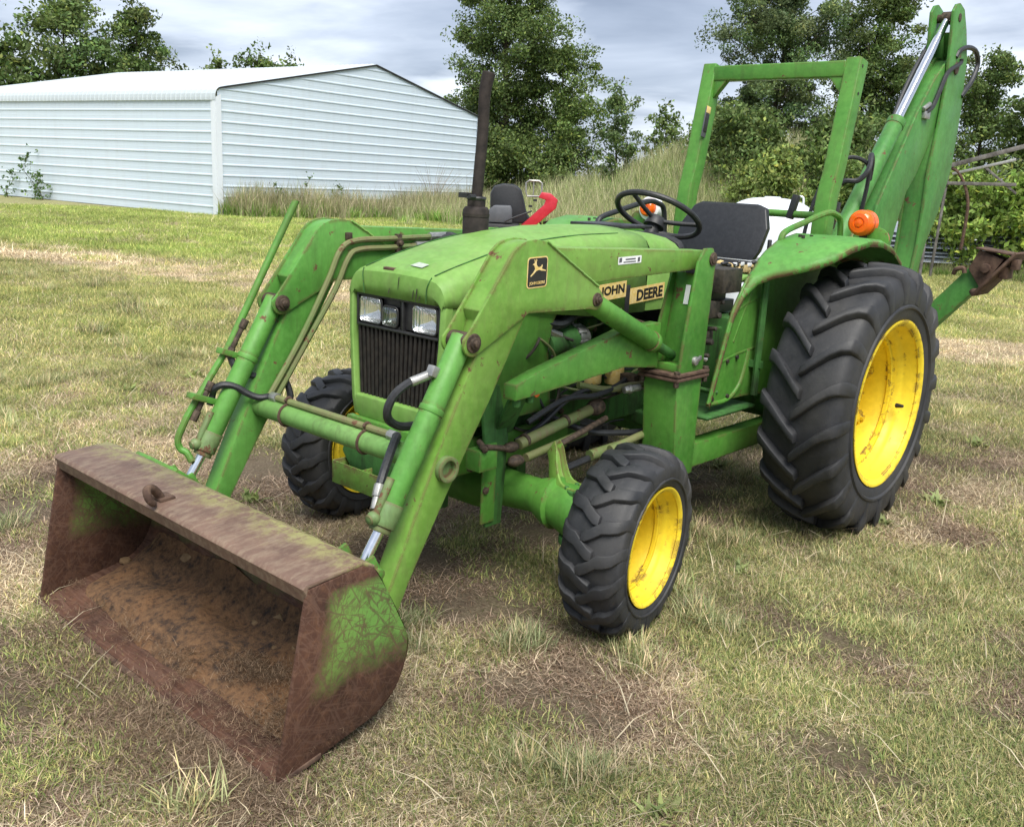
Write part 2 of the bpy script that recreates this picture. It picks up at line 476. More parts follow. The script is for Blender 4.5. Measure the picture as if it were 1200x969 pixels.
# ------------------------------------------------------------------ wheels
def wheel(side, y, xc, Rad, width, rimr, lugs, lugh, rear, steer=0.0, camber=0.0, sink=.02):
    hw = width / 2
    # tyre carcass, local frame: x outward, axle through origin
    rb = rimr * .955
    car = Rad - lugh
    prof = [(-hw * .80, rb), (-hw * .93, rb + .02), (-hw * 1.0, rb + (car - rb) * .45), (-hw * .97, rb + (car - rb) * .72), (-hw * .86, car - .022),
            (-hw * .6, car - .006), (0, car), (hw * .6, car - .006), (hw * .86, car - .022), (hw * .97, rb + (car - rb) * .72),
            (hw * 1.0, rb + (car - rb) * .45), (hw * .93, rb + .02), (hw * .80, rb)]
    b = B()
    # finer profile
    pr = [(p.x, p.y) for p in catmull([(a, c, 0) for a, c in prof], 3)]
    b.lathe(pr, (0, 0, 0), 72)
    # raised sidewall ring
    for sg in (1, -1):
        b.lathe([(sg * hw * .985, rb + (car - rb) * .30), (sg * hw * 1.035, rb + (car - rb) * .33), (sg * hw * 1.035, rb + (car - rb) * .37), (sg * hw * .99, rb + (car - rb) * .40)], (0, 0, 0), 72)
    tr_ = B()
    carf = lambda u: np.interp(abs(u), [0, .6, .86, .97, 1.0], [car, car - .006, car - .022, rb + (car - rb) * .72, rb + (car - rb) * .45])
    topf = lambda u: np.interp(abs(u), [0, .6, .90, 1.0, 1.03], [Rad, Rad - .005, Rad - .022, Rad - .05, car - .075 if rear else car - .05])
    for k in range(lugs):
        for sg in (1, -1):
            ph0 = 2 * math.pi * (k + (.5 if sg < 0 else 0)) / lugs
            if rear:
                path = [(-.07, .00), (.10, -.045), (.30, -.105), (.52, -.170), (.74, -.222), (.92, -.250), (1.01, -.258)]
                wd = [.020, .021, .021, .022, .024, .030, .034]
            else:
                path = [(-.22, .03), (-.05, .012), (.15, -.035), (.40, -.105), (.62, -.120), (.82, -.150), (.95, -.205), (1.01, -.225)]
                wd = [.016, .020, .021, .022, .021, .021, .022, .022]
            jit = rng.normal(0, .004)
            v, f = [], []
            for (u, dp), w in zip(path, wd):
                ph = ph0 + dp + jit
                rt, rb2 = topf(u), carf(min(abs(u), 1.0)) - .012
                wa, wb2 = w / Rad, (w + .008) / Rad
                x = u * hw * sg * (1.0 if abs(u) < 1 else 1.0)
                for rr_, a in ((rt, ph - wa), (rt, ph + wa), (rb2, ph + wb2), (rb2, ph - wb2)):
                    v.append((x, -rr_ * math.cos(a), -rr_ * math.sin(a)))
            n = len(path)
            for i in range(n - 1):
                for j in range(4):
                    j2 = (j + 1) % 4
                    f.append((i * 4 + j, i * 4 + j2, (i + 1) * 4 + j2, (i + 1) * 4 + j))
            f += [(3, 2, 1, 0), tuple((n - 1) * 4 + j for j in range(4))]
            tr_.add(v, f)
    # sidewall flattens where it meets the ground
    z0 = -(Rad - sink)
    for q_ in (b, tr_):
        nv = []
        for p in q_.v:
            if p[2] < z0 + .05:
                tt = (z0 + .05 - p[2]) / .05
                nv.append((p[0] * (1 + .06 * min(tt, 1.2)), p[1], max(p[2], z0 - .012)))
            else: nv.append(p)
        q_.v = nv
    fr = rimr
    rim = B()
    # thin pressed rim: flange, bead seat, well
    po = [(hw * .86, fr * .93), (hw * .90, fr * 1.0), (hw * .96, fr * 1.01), (hw * .965, fr * .985), (hw * .92, fr * .955), (hw * .80, fr * .925), (hw * .55, fr * .915), (hw * .50, fr * .885), (hw * .40, fr * .835), (-hw * .45, fr * .83),
          (-hw * .55, fr * .90), (-hw * .85, fr * .925), (-hw * .95, fr * 1.0), (-hw * .90, fr * 1.0), (-hw * .80, fr * .94)]
    rim.lathe(po, (0, 0, 0), 64)
    rim.lathe([(hw * .30, fr * .838), (hw * .27, fr * .815), (hw * .20, fr * .815), (hw * .17, fr * .838)], (0, 0, 0), 64)
    disc = B()
    dx = -hw * .62 if rear else -hw * .70
    disc.lathe([(dx + .03, fr * .845), (dx + .028, fr * .80), (dx, fr * .74), (dx - .01, fr * .42), (dx + .02, fr * .36), (dx + .02, .02), (dx + .008, .02), (dx + .008, fr * .36), (dx - .022, fr * .42), (dx - .012, fr * .74), (dx + .014, fr * .82)], (0, 0, 0), 48)
    if rear:
        for k in range(8):
            a = 2 * math.pi * (k + .35) / 8
            c = Vector((dx + .035, -fr * .80 * math.cos(a), -fr * .80 * math.sin(a)))
            rot = Matrix.Rotation(a, 3, 'X')
            disc.box(c, (.05, .050, .060), rot)
            disc.bolt(c + Vector((.022, 0, 0)), (1, 0, 0), .016, .018)
    hub = B()
    hub.lathe([(dx + .0, fr * .34), (dx + .024, fr * .34), (dx + .03, fr * .26), (dx + .05, fr * .20), (dx + .055, .001)], (0, 0, 0), 32)
    for k in range(6):
        a = 2 * math.pi * k / 6
        hub.bolt((dx + .028, fr * .30 * math.cos(a), fr * .30 * math.sin(a)), (1, 0, 0), .014, .022)
    # placement
    Mw = Matrix.Translation((side * xc, y, Rad - sink)) @ Matrix.Rotation(steer, 4, 'Z') @ Matrix.Rotation(camber * side, 4, 'Y')
    obs = []
    for bb in (disc, b, rim, hub, tr_):
        if side < 0: bb.mirror()
    root = link('wheel', disc.mesh('wheel', YELLOW, 0), None)
    root.matrix_world = Mw
    root.parent = tractor
    root.matrix_parent_inverse = Matrix.Translation((0, -.8, 0))
    for bb, nm, mt in ((b, 'tyre', TYRE), (rim, 'rim', YELLOW), (hub, 'hub', YELLOW), (tr_, 'tread', TREAD)):
        o = link(nm, bb.mesh(nm, mt, (.009 if rear else .005) if nm == 'tread' else 0, ang=50 if nm == 'rim' else 40), root)
        if nm == 'tread': o['kind'] = 'stuff'
        if nm == 'rim':
            sm = o.modifiers.new('thick', 'SOLIDIFY')
            sm.thickness = .004
    return root
for sd in (1, -1):
    wheel(sd, 1.678, .828, .625, .365, .381, 20, .037, True)
    wheel(sd, 0, .775, .336, .225, .210, 18, .020, False, .16, .023, .015)
# front tyres stand on a slight right-hand steering lock; valve stem and mud on the rear rim
b = B()
b.tube([(.93, 1.962, .545), (.965, 1.948, .55)], [.012, .007], 8)
T(b, 'valve_stem', RUBBER)

# ------------------------------------------------------------------ bucket
BW = .72
prof_out = [(-1.393, .004), (-1.297, .507), (-1.125, .523), (-1.085, .505), (-1.040, .430), (-.964, .275), (-.968, .20), (-1.005, .125), (-1.075, .072), (-1.19, .046), (-1.35, .004)]
sh = [(-1.125, .523), (-1.085, .505), (-1.040, .430), (-.964, .275), (-.968, .20), (-1.005, .125), (-1.075, .072), (-1.19, .047), (-1.35, .014), (-1.395, .006)]
def thick_strip(poly, th, x0, x1, bb):
    P = [Vector((p[0], p[1])) for p in poly]
    inner = []
    for i, p in enumerate(P):
        d = (P[min(i + 1, len(P) - 1)] - P[max(i - 1, 0)]).normalized()
        inner.append(p + Vector((d.y, -d.x)) * th)
    ring = [tuple(p) for p in P] + [tuple(p) for p in reversed(inner)]
    n = len(P)
    v = [(x0, a, c) for a, c in ring] + [(x1, a, c) for a, c in ring]
    m = len(ring)
    f = [(i, i + 1, m + i + 1, m + i) for i in range(n - 1)] + [(i, i + 1, m + i + 1, m + i) for i in range(n, m - 1)]
    f += [(n - 1, n, m + n, m + n - 1), (m - 1, 0, m, 2 * m - 1)]
    bb.add(v, f)
    return bb
shd = [(p.x, p.y) for p in catmull([(a, c, 0) for a, c in sh], 4)]
bucket = T(thick_strip(shd, .010, -BW + .003, BW - .003, B()), 'bucket', BUCKET)
for sx in (1, -1):
    T(B().prism(prof_out, 'x', sx * (BW - .014), sx * BW), 'side_plate', BUCKET, .003, parent=bucket)
b = B()
b.prism([(-1.303, .497), (-1.312, .511), (-1.300, .521), (-1.125, .534), (-1.082, .513), (-1.084, .503), (-1.126, .522), (-1.292, .509), (-1.290, .47), (-1.298, .468)], 'x', -BW + .002, BW - .002)
T(b, 'bucket_top', BUCKETTOP, .004, parent=bucket)
b = B()
b.prism([(-1.414, -.004), (-1.412, .010), (-1.26, .040), (-1.26, .025)], 'x', -BW - .022, BW + .004)
T(b, 'cutting_edge', RUSTM, .002, parent=bucket)
b = B()
b.tube([(-.065, -1.265, .525), (-.062, -1.275, .545), (-.050, -1.30, .570), (-.030, -1.325, .575), (-.012, -1.33, .555), (-.016, -1.315, .535), (-.04, -1.30, .530)], [.014, .014, .014, .013, .012, .010, .008], 10, smooth=5)
b.box((-.07, -1.255, .528), (.06, .05, .012))
T(b, 'tow_hook', RUSTM, .003, parent=bucket)
for sx in (1, -1):
    b = B()
    for dx in (-.062, .062):
        b.prism([(-.975, .10), (-.93, .09), (-.90, .13), (-.905, .20), (-.925, .40), (-.955, .455), (-1.00, .44), (-1.055, .43), (-.964, .27)], 'x', sx * .494 + dx - .006, sx * .494 + dx + .006)
    b.cyl((sx * .494 - .085, -.945, .40), (sx * .494 + .085, -.945, .40), .016)
    b.cyl((sx * .494 - .085, -.925, .135), (sx * .494 + .085, -.925, .135), .018)
    T(b, 'bucket_bracket', GREEN, .002, parent=bucket)
b = B()   # long gusset strip seen behind the bucket's top edge
b.prism([(-1.075, .500), (-1.06, .512), (-.99, .455), (-.965, .40), (-.985, .40)], 'x', -.62, -.34)
T(b, 'bucket_gusset', GREEN, .003, parent=bucket)

# ------------------------------------------------------------------ loader arms
plate = [(.735, 1.270)]
front_beam = [(-.26, 1.322), (-.300, 1.326), (-.345, 1.322), (-.377, 1.310), (-.405, 1.288), (-.440, 1.241), (-.510, 1.149), (-.530, 1.120), (-.515, 1.085), (-.548, .985), (-.677, .731), (-.77, .536), (-.859, .343), (-.950, .160), (-.955, .115), (-.925, .095), (-.895, .115), (-.797, .316), (-.682, .510), (-.580, .673), (-.475, .835), (-.322, 1.098), (-.20, 1.15)]
rear_beam = [(-.22, 1.303), (.755, 1.273), (.765, 1.205), (.02, 1.181), (-.22, 1.175)]
def arc(c, r, a0, a1, n=7): return [(c[0] + r * math.cos(R(a0 + (a1 - a0) * i / n)), c[1] + r * math.sin(R(a0 + (a1 - a0) * i / n))) for i in range(n + 1)]
knee = [(-.250, 1.3245), (-.300, 1.331), (-.345, 1.327), (-.380, 1.315), (-.409, 1.293), (-.444, 1.245), (-.514, 1.153), (-.588, 1.060)] + arc((-.569, 1.027), .042, 165, 285, 7) + [(-.322, 1.100), (-.003, 1.093)] + arc((.030, 1.125), .038, 260, 380, 7) + [(.035, 1.167)]
arms = []
for sx in (1, -1):
    b = B()
    b.prism(front_beam, 'x', sx * .455, sx * .534)
    arm = T(b, 'loader_arm', GREENY if sx > 0 else GREENB, .0035, 2)
    b = B()
    b.prism(rear_beam, 'x', sx * .452, sx * .537)
    T(b, 'rear_beam', GREENY if sx > 0 else GREENB, .0035, 2, parent=arm)
    for a, c in ((.5345, .5445), (.4445, .4545)):
        b = B()
        b.prism(knee, 'x', sx * a, sx * c)
        T(b, 'knee_plate', GREENY if (sx > 0) else GREENB, .002, parent=arm)
    for a in (.5445, .4445):   # weld beads along the knee plates
        bd = B()
        n_ = 26
        pts = [(sx * a, -.250 + .285 * i / n_ + rng.normal(0, .0008), 1.3245 - .1575 * i / n_ + rng.normal(0, .0008)) for i in range(n_ + 1)]
        bd.tube(pts, [.0042 + .0012 * (i % 2) for i in range(n_ + 1)], 6)
        T(bd, 'weld_bead', HOODG, parent=arm)
    for (y, z), r in (((-.569, 1.027), .030), ((.030, 1.123), .024)):
        b = B()
        b.cyl((sx * .436, y, z), (sx * .549, y, z), r, 24)
        b.cyl((sx * .428, y, z), (sx * .557, y, z), r * .62, 24)
        b.cyl((sx * .420, y, z), (sx * .565, y, z), r * .40, 6)
        T(b, 'pivot_pin', GREASE, .002, parent=arm)
    b = B()   # hollow end of the cross tube
    b.lathe([(sx * .530, .028), (sx * .556, .028), (sx * .556, .041), (sx * .530, .041)], (0, -.662, .650), 28, closed=True)
    b.lathe([(sx * .536, .0005), (sx * .536, .031)], (0, -.662, .650), 28)
    T(b, 'tube_end', RUSTG, .002, parent=arm)
    # bucket cylinder
    p0, p1 = Vector((sx * .494, -.574, 1.022)), Vector((sx * .494, -.872, .508))
    d = (p1 - p0).normalized()
    b = B()
    b.cyl(p0 - d * .02, p1, .036, 24)
    b.cyl(p0 + d * .215, p0 + d * .235, .039, 24)
    cylr = T(b, 'bucket_cylinder', GREENB, .003)
    b = B()
    b.cyl(p1 - d * .07, p1 + d * .005, .0395, 24)
    b.cyl(p1 + d * .004, p1 + d * .022, .033, 24)
    T(b, 'cylinder_gland', RUSTG, .003, parent=cylr)
    b = B()
    b.cyl(p1, (sx * .494, -.945, .40), .0165, 20)
    T(b, 'piston_rod', CHROME, parent=cylr)
    b = B()
    b.ball(p1 - d * .045 + Vector((sx * 0, -.055, -.01)), .022, 8)
    b.cyl(p1 - d * .045, p1 - d * .045 + Vector((0, -.075, -.013)), .016, 12)
    b.cyl(p1 - d * .045 + Vector((0, -.05, -.01)), p1 - d * .16 + Vector((0, -.048, .0)), .013, 10)
    T(b, 'hydraulic_fitting', RUSTG, .002, parent=cylr)
    # lift cylinder
    q0, q1 = Vector((sx * .494, .030, 1.123)), Vector((sx * .494, .475, .925))
    d2 = (q1 - q0).normalized()
    b = B()
    b.cyl(q0 + d2 * .01, q1, .038, 24)
    b.cyl(q1 - d2 * .02, q1 + d2 * .004, .042, 24)
    lc = T(b, 'lift_cylinder', GREEN, .003)
    b = B()
    b.cyl(q1, (sx * .494, .655, .845), .019, 16)
    b.cyl((sx * .46, .650, .848), (sx * .53, .650, .848), .028, 16)
    T(b, 'piston_rod', DKGREEN, .002, parent=lc)
    # mast
    side = [(.615, 1.235), (.655, 1.287), (.715, 1.287), (.745, 1.245), (.735, 1.10), (.722, .800), (.545, .800), (.560, .93)]
    b = B()
    b.prism(side, 'x', sx * .568, sx * .580)
    b.prism([(p[0] + (.03 if p[1] > 1 and p[0] < .65 else 0), min(p[1], 1.19)) for p in side], 'x', sx * .438, sx * .448)
    mast = T(b, 'loader_mast', GREEN, .003)
    b = B()
    b.add([(sx * .448, .672, 1.185), (sx * .568, .672, 1.185), (sx * .568, .610, .802), (sx * .448, .610, .802), (sx * .448, .682, 1.185), (sx * .568, .682, 1.185), (sx * .568, .62, .802), (sx * .448, .62, .802)],
          [(0, 1, 2, 3), (7, 6, 5, 4), (0, 4, 5, 1), (1, 5, 6, 2), (2, 6, 7, 3), (3, 7, 4, 0)])
    b.box((sx * .508, .580, .822), (.120, .05, .03))
    T(b, 'mast_web', GREEN, .002, parent=mast)
    b = B()
    b.loft([[(sx * .425, .535, .785), (sx * .580, .535, .785), (sx * .580, .722, .785), (sx * .425, .722, .785)],
            [(sx * .425, .575, .372), (sx * .580, .575, .372), (sx * .580, .715, .372), (sx * .425, .715, .372)]])
    T(b, 'mast_leg', GREEN, .0035, 2, parent=mast)
    b = B()
    b.box((sx * .503, .630, .800), (.190, .235, .013))
    b.box((sx * .503, .630, .783), (.190, .235, .013))
    T(b, 'mast_flange', RUSTM, .003, parent=mast)
    for x in (.425, .585):
        for y in (.525, .735):
            T(B().bolt((sx * x, y, .806), (0, 0, 1), .013, .012).bolt((sx * x, y, .777), (0, 0, -1), .011, .022).cyl((sx * x, y, .77), (sx * x, y, .81), .007, 8), 'mast_bolt', GREASE, .001, parent=mast)
    b = B()
    b.cyl((sx * .45, .650, .848), (sx * .592, .650, .848), .018, 12)
    b.bar((sx * .588, .635, .843), (sx * .588, .685, .860), .010, .016)
    T(b, 'mast_pin', STEEL, .001, parent=mast)
    b = B()
    b.cyl((sx * .42, .715, 1.245), (sx * .590, .715, 1.245), .018, 16)
    b.cyl((sx * .578, .715, 1.245), (sx * .586, .715, 1.245), .026, 16)
    T(b, 'mast_pin', GREASE, .001, parent=mast)
    # side stay from mast to nose
    b = B()
    b.loft([[(sx * .392, -.258, .838), (sx * .446, -.252, .838), (sx * .446, -.252, .784), (sx * .392, -.258, .784)],
            [(sx * .395, -.14, .872), (sx * .449, -.14, .872), (sx * .449, -.14, .792), (sx * .395, -.14, .792)],
            [(sx * .415, .34, .985), (sx * .470, .34, .985), (sx * .470, .34, .838), (sx * .415, .34, .838)],
            [(sx * .425, .545, .995), (sx * .480, .545, .995), (sx * .480, .545, .815), (sx * .425, .545, .815)]])
    T(b, 'side_stay', GREEN, .003, 2, parent=mast)
    # stand-off from stay to tractor frame
    b = B()
    b.bar((sx * .41, -.19, .80), (sx * .25, -.10, .60), .012, .09, (0, 1, 0))
    b.prism([(-.25, .80), (-.16, .80), (-.10, .60), (-.12, .27), (-.20, .27), (-.22, .58)], 'x', sx * .27, sx * .285)
    b.bolt((sx * .42, -.22, .785), (0, 0, -1), .016, .03)
    b.bolt((sx * .42, -.15, .79), (0, 0, -1), .016, .03)
    T(b, 'frame_bracket', DKGREEN, .003, parent=mast)
    arms.append(arm)
# cross tube between the arms
b = B()
b.cyl((-.456, -.662, .650), (.456, -.662, .650), .036, 32)
ct = T(b, 'cross_tube', TUBEG, .002)
b = B()
b.cyl((-.37, -.656, .698), (.29, -.656, .698), .0125, 10)
T(b, 'tube_pipe', PIPE, parent=ct)
for x in (-.28, .16):
    b = B()
    b.tube([(x, -.662 + .039 * math.cos(a), .650 + .039 * math.sin(a)) for a in np.linspace(R(75), R(300), 9)], .0055, 6, smooth=2)
    b.tube([(x, -.662 + .039 * math.cos(R(75)), .650 + .039 * math.sin(R(75))), (x, -.672, .706), (x, -.656, .714), (x, -.640, .700)], .0055, 6, smooth=3)
    T(b, 'pipe_clamp', RUSTM, parent=ct)
def tb(name, pts, r, mat, n=8, smooth=6, parent=None):
    return T(B().tube(pts, r, n, smooth=smooth), name, mat, parent=parent)
# pipes along the inner face of the right arm
for dy, dz, e in ((0, 0, .10), (.035, -.035, .02)):
    tb('hydraulic_pipe', [(-.435, .14 + e - .03, 1.262 + dz), (-.435, -.05, 1.255 + dz), (-.435, -.235 + dy * .4, 1.250 + dz), (-.435, -.31 + dy, 1.215 + dz), (-.435, -.37 + dy, 1.10 + dz), (-.435, -.50 + dy, .88), (-.435, -.655 + dy, .66), (-.44, -.685 + dy, .625)], .0115, PIPE, smooth=5, parent=arms[1])
    b = B()
    b.cyl((-.435, .11 + e - .06, 1.262 + dz), (-.435, .15 + e, 1.263 + dz), .017, 8)
    T(b, 'pipe_fitting', STEEL, .001, parent=arms[1])
    tb('hydraulic_hose', [(-.435, .14 + e, 1.262 + dz), (-.40, .26, 1.262), (-.33, .34, 1.20), (-.25, .40, 1.08)], .015, HOSE, parent=arms[1])
b = B()
b.box((-.435, -.02, 1.236), (.022, .026, .075)); b.bolt((-.424, -.02, 1.238), (1, 0, 0), .012, .014)
T(b, 'pipe_bracket', GREASE, .003, parent=arms[1])
b = B()
b.box((-.439, -.268, 1.268), (.012, .03, .026))
T(b, 'pipe_bracket', GREASE, .003, parent=arms[1])
# hoses by the cylinders
tb('hydraulic_hose', [(-.37, -.656, .698), (-.40, -.66, .695), (-.422, -.69, .692), (-.443, -.722, .707), (-.465, -.757, .733), (-.487, -.792, .740), (-.508, -.814, .726), (-.53, -.812, .697), (-.53, -.825, .66)], .0125, HOSE, parent=arms[1])
tb('hydraulic_hose', [(-.53, -.715, .885), (-.53, -.735, .849), (-.517, -.734, .807), (-.504, -.714, .775), (-.491, -.669, .759), (-.479, -.611, .758), (-.466, -.567, .748), (-.453, -.546, .721), (-.44, -.540, .68), (-.437, -.545, .655)], .0125, HOSE, parent=arms[1])
b = B()
b.cyl((-.385, -.656, .697), (-.35, -.656, .698), .019, 8)
T(b, 'hose_fitting', STEEL, .001, parent=ct)
b = B()
b.cyl((.27, -.656, .698), (.31, -.658, .698), .018, 8)
T(b, 'hose_fitting', STEEL, .001, parent=ct)
tb('hydraulic_hose', [(.30, -.658, .698), (.325, -.672, .705), (.355, -.71, .700), (.395, -.765, .672), (.425, -.81, .640), (.442, -.838, .612)], .0145, HOSE, parent=ct)
b = B()
p = Vector((.442, -.838, .612)); d = Vector((.462, -.872, .560)) - p
b.cyl(p, p + d * .6, .017, 8); b.cyl(p + d * .5, p + d * 1.2, .013, 8)
T(b, 'hose_fitting', STEEL, .001, parent=ct)
tb('hydraulic_hose', [(.478, -.655, .935), (.458, -.70, .922), (.449, -.746, .907), (.439, -.786, .877), (.429, -.803, .834), (.419, -.788, .798), (.410, -.742, .770), (.400, -.681, .758), (.395, -.62, .76)], .0135, HOSE, parent=arms[0])
b = B()
b.box((.482, -.668, .940), (.030, .040, .034), Matrix.Rotation(R(-25), 3, 'X')); b.cyl((.474, -.67, .934), (.452, -.735, .912), .0155, 8)
T(b, 'hose_fitting', STEEL, .003, parent=arms[0])
# bucket level indicator on the right arm
b = B()
b.tube([(-.54, -.437, 1.393), (-.54, -.735, .868)], .0135, 12)
b.tube([(-.54, -.735, .868), (-.54, -.885, .665), (-.54, -.925, .60), (-.545, -.945, .55), (-.54, -.94, .515), (-.52, -.925, .50), (-.50, -.918, .47)], .0125, 10, smooth=4)
ind = T(b, 'level_indicator', GREEN)
for y, z in ((-.745, .850), (-.868, .700)):
    T(B().box((-.53, y + .02, z - .012), (.05, .115, .022), Matrix.Rotation(R(-20), 3, 'X')), 'indicator_bracket', GREEN, .003, parent=ind)
for y, z in ((-.70, .915), (-.845, .70)):
    dv = Vector((0, .30, .51)).normalized()
    c = Vector((-.525, y, z))
    b = B()
    b.cyl(c - dv * .06, c + dv * .02, .010, 8)
    b.cyl(c + dv * .02, c + dv * .055, .015, 8)
    b.cyl(c - dv * .10, c - dv * .06, .014, 8)
    T(b, 'hydraulic_fitting', GREASE, .001, parent=ind)

# decals on the left arm
def text_faces(s, size, bold=.02):
    cu = bpy.data.curves.new('t', 'FONT')
    cu.body = s
    cu.size = size
    cu.offset = bold * size
    cu.resolution_u = 3
    cu.extrude = .0004
    o = bpy.data.objects.new('t', cu)
    COL.objects.link(o)
    bpy.context.view_layer.update()
    me = bpy.data.meshes.new_from_object(o.evaluated_get(bpy.context.evaluated_depsgraph_get()))
    v = [tuple(p.co) for p in me.vertices]
    f = [tuple(p.vertices) for p in me.polygons]
    bpy.data.objects.remove(o)
    bpy.data.curves.remove(cu)
    bpy.data.meshes.remove(me)
    xs = [p[0] for p in v]
    return v, f, min(xs), max(xs)
def text_on(b, s, o, ux, uz, width, height, bold=.02):
    """letters laid on a plane: origin o, across ux, up uz"""
    v, f, x0, x1 = text_faces(s, 1.0, bold)
    ys = [p[1] for p in v]
    y0, y1 = min(ys), max(ys)
    ux, uz, o = Vector(ux), Vector(uz), Vector(o)
    nx = ux.cross(uz).normalized()
    return b.add([o + ux * ((p[0] - x0) / (x1 - x0) * width) + uz * ((p[1] - y0) / (y1 - y0) * height) + nx * p[2] for p in v], f)
def rounded(w, h, r, n=4):
    pts = []
    for cx, cy, a in ((w - r, r, -90), (w - r, h - r, 0), (r, h - r, 90), (r, r, 180)):
        pts += [(cx + r * math.cos(R(a + 90 * i / n)), cy + r * math.sin(R(a + 90 * i / n))) for i in range(n + 1)]
    return pts
FX = .5448
b = B()
w, h = .098, .098
def on_arm(p, o=(-.342, 1.178), sh=.04): return (o[0] + p[0], o[1] + p[1] + sh * p[0])
b.prism([on_arm(p) for p in rounded(w, h, .012)], 'x', FX, FX + .0008)
badge = T(b, 'badge', DECY, parent=arms[0], label='square black and yellow badge with leaping deer')
b = B()
b.prism([on_arm((p[0] + .004, p[1] + .004)) for p in rounded(w - .008, h - .008, .010)], 'x', FX + .0005, FX + .0014)
T(b, 'badge_field', DECK, parent=badge)
deer = [(.14, .24), (.20, .30), (.30, .40), (.36, .50), (.34, .60), (.30, .68), (.24, .70), (.27, .74), (.33, .77), (.32, .86), (.28, .92), (.35, .90), (.37, .80), (.40, .86), (.38, .95), (.44, .90), (.42, .78), (.44, .68), (.50, .60), (.60, .58), (.68, .62), (.72, .68), (.74, .62), (.71, .54), (.74, .48), (.84, .46), (.92, .42), (.91, .38), (.80, .41), (.68, .42), (.60, .46), (.50, .45), (.42, .42), (.34, .34), (.24, .26), (.16, .20)]
b = B()
b.prism([on_arm((x * .094 + .002, y * .074 + .022)) for x, y in deer], 'x', FX + .0012, FX + .002)
text_on(b, 'JOHN DEERE', (FX + .0016, -.342 + .012, 1.178 + .009), (0, 1, .04), (0, 0, 1), .075, .012, .01)
T(b, 'badge_mark', DECY, parent=badge)
b = B()
b.prism([on_arm(p, (.147, 1.237), .03) for p in rounded(.140, .026, .002)], 'x', FX - .0068, FX - .006)
stk = T(b, 'sticker', WHITE, parent=arms[0], label='small white lot sticker')
b = B()
for k, (y, z, ww, hh) in enumerate(((.152, .006, .016, .016), (.264, .006, .014, .016), (.19, .014, .06, .005), (.178, .005, .075, .004))):
    b.prism([(y, 1.238 + z), (y + ww, 1.240 + z), (y + ww, 1.240 + z + hh), (y, 1.238 + z + hh)], 'x', FX - .0062, FX - .0054)
T(b, 'sticker_print', GREYP, parent=stk)
b = B()
b.add([(.505, .6650, 1.140), (.527, .6650, 1.140), (.527, .6530, 1.065), (.505, .6530, 1.065)], [(0, 1, 2, 3)])
b.v = [(p[0], p[1] - .004, p[2]) for p in b.v]
T(b, 'sticker', WHITE, parent=arms[0])

# ------------------------------------------------------------------ hood, grille and nose
def hsec(y, zc, cw, zcr, sw, zb):
    half = [(cw * .5, zc - (zc - zcr) * .25), (cw, zcr), (cw + (sw - cw) * .35, zcr - .006), (cw + (sw - cw) * .68, zcr - .022), (sw - .007, zcr - .05), (sw, zb)]
    pts = [(-x, y, z) for x, z in reversed(half)] + [(0, y, zc)] + [(x, y, z) for x, z in half]
    return pts
secs = [hsec(-.412, 1.128, .160, 1.122, .246, 1.087), hsec(-.413, 1.152, .168, 1.146, .250, 1.086), hsec(-.409, 1.174, .176, 1.168, .254, 1.085), hsec(-.396, 1.188, .179, 1.180, .257, 1.084),
        hsec(-.30, 1.220, .181, 1.209, .259, 1.08), hsec(-.10, 1.274, .185, 1.258, .262, 1.06), hsec(.12, 1.316, .190, 1.294, .265, 1.03),
        hsec(.35, 1.336, .195, 1.312, .267, 1.006), hsec(.60, 1.340, .198, 1.317, .268, 1.000), hsec(.735, 1.337, .200, 1.315, .268, .998)]
b = B()
b.loft(secs, cap=False, closed=False)
# turned-down front lip
b.add(secs[0] + [(p[0], p[1] + .004, 1.087) for p in secs[0]], [(i, i + 1, 13 + i + 1, 13 + i) for i in range(12)])
hood = T(b, 'hood', HOODG, ang=28)
sm = hood.modifiers.new('thick', 'SOLIDIFY'); sm.thickness = .006; sm.offset = -1
# pressed seams in the hood
for sx in (1, -1):
    tb('hood_seam', [(sx * .1795, -.392, 1.1835), (sx * .1818, -.30, 1.2098), (sx * .1858, -.10, 1.2588), (sx * .1908, .12, 1.2948), (sx * .1958, .35, 1.3126), (sx * .1988, .60, 1.3176)], .0024, DKGREEN, 5, 4, hood)
    tb('hood_seam', [(sx * .163, -.4145, 1.09), (sx * .166, -.4158, 1.135), (sx * .172, -.414, 1.156), (sx * .178, -.404, 1.178)], .0022, DKGREEN, 5, 4, hood)
b = B()
b.prism([(-.075, -.402), (-.02, -.402), (-.018, -.383), (-.05, -.377), (-.078, -.386)], 'z', 1.1795, 1.1905)
T(b, 'rust_patch', RUSTM, .002, parent=hood)
b = B()
b.add([(.02, -.36, 1.2035), (.085, -.365, 1.2005), (.09, -.335, 1.2110), (.03, -.328, 1.2140)], [(0, 1, 2, 3)])
T(b, 'sticker', FADED, parent=hood)
for x, z0, z1, w in ((.095, 1.095, 1.128, .0022), (.112, 1.090, 1.135, .0030), (.128, 1.092, 1.112, .0020), (.02, 1.12, 1.165, .0018), (-.03, 1.10, 1.12, .002)):
    T(B().add([(x, -.4165, z0), (x + w, -.4165, z0), (x + w * 1.6 + .004, -.4175, (z0 + z1) / 2), (x + w + .006, -.4155, z1), (x + .004, -.4155, z1), (x + .003, -.4175, (z0 + z1) / 2)], [(0, 1, 2, 3, 4, 5)]), 'paint_scratch', GRIME, parent=hood)
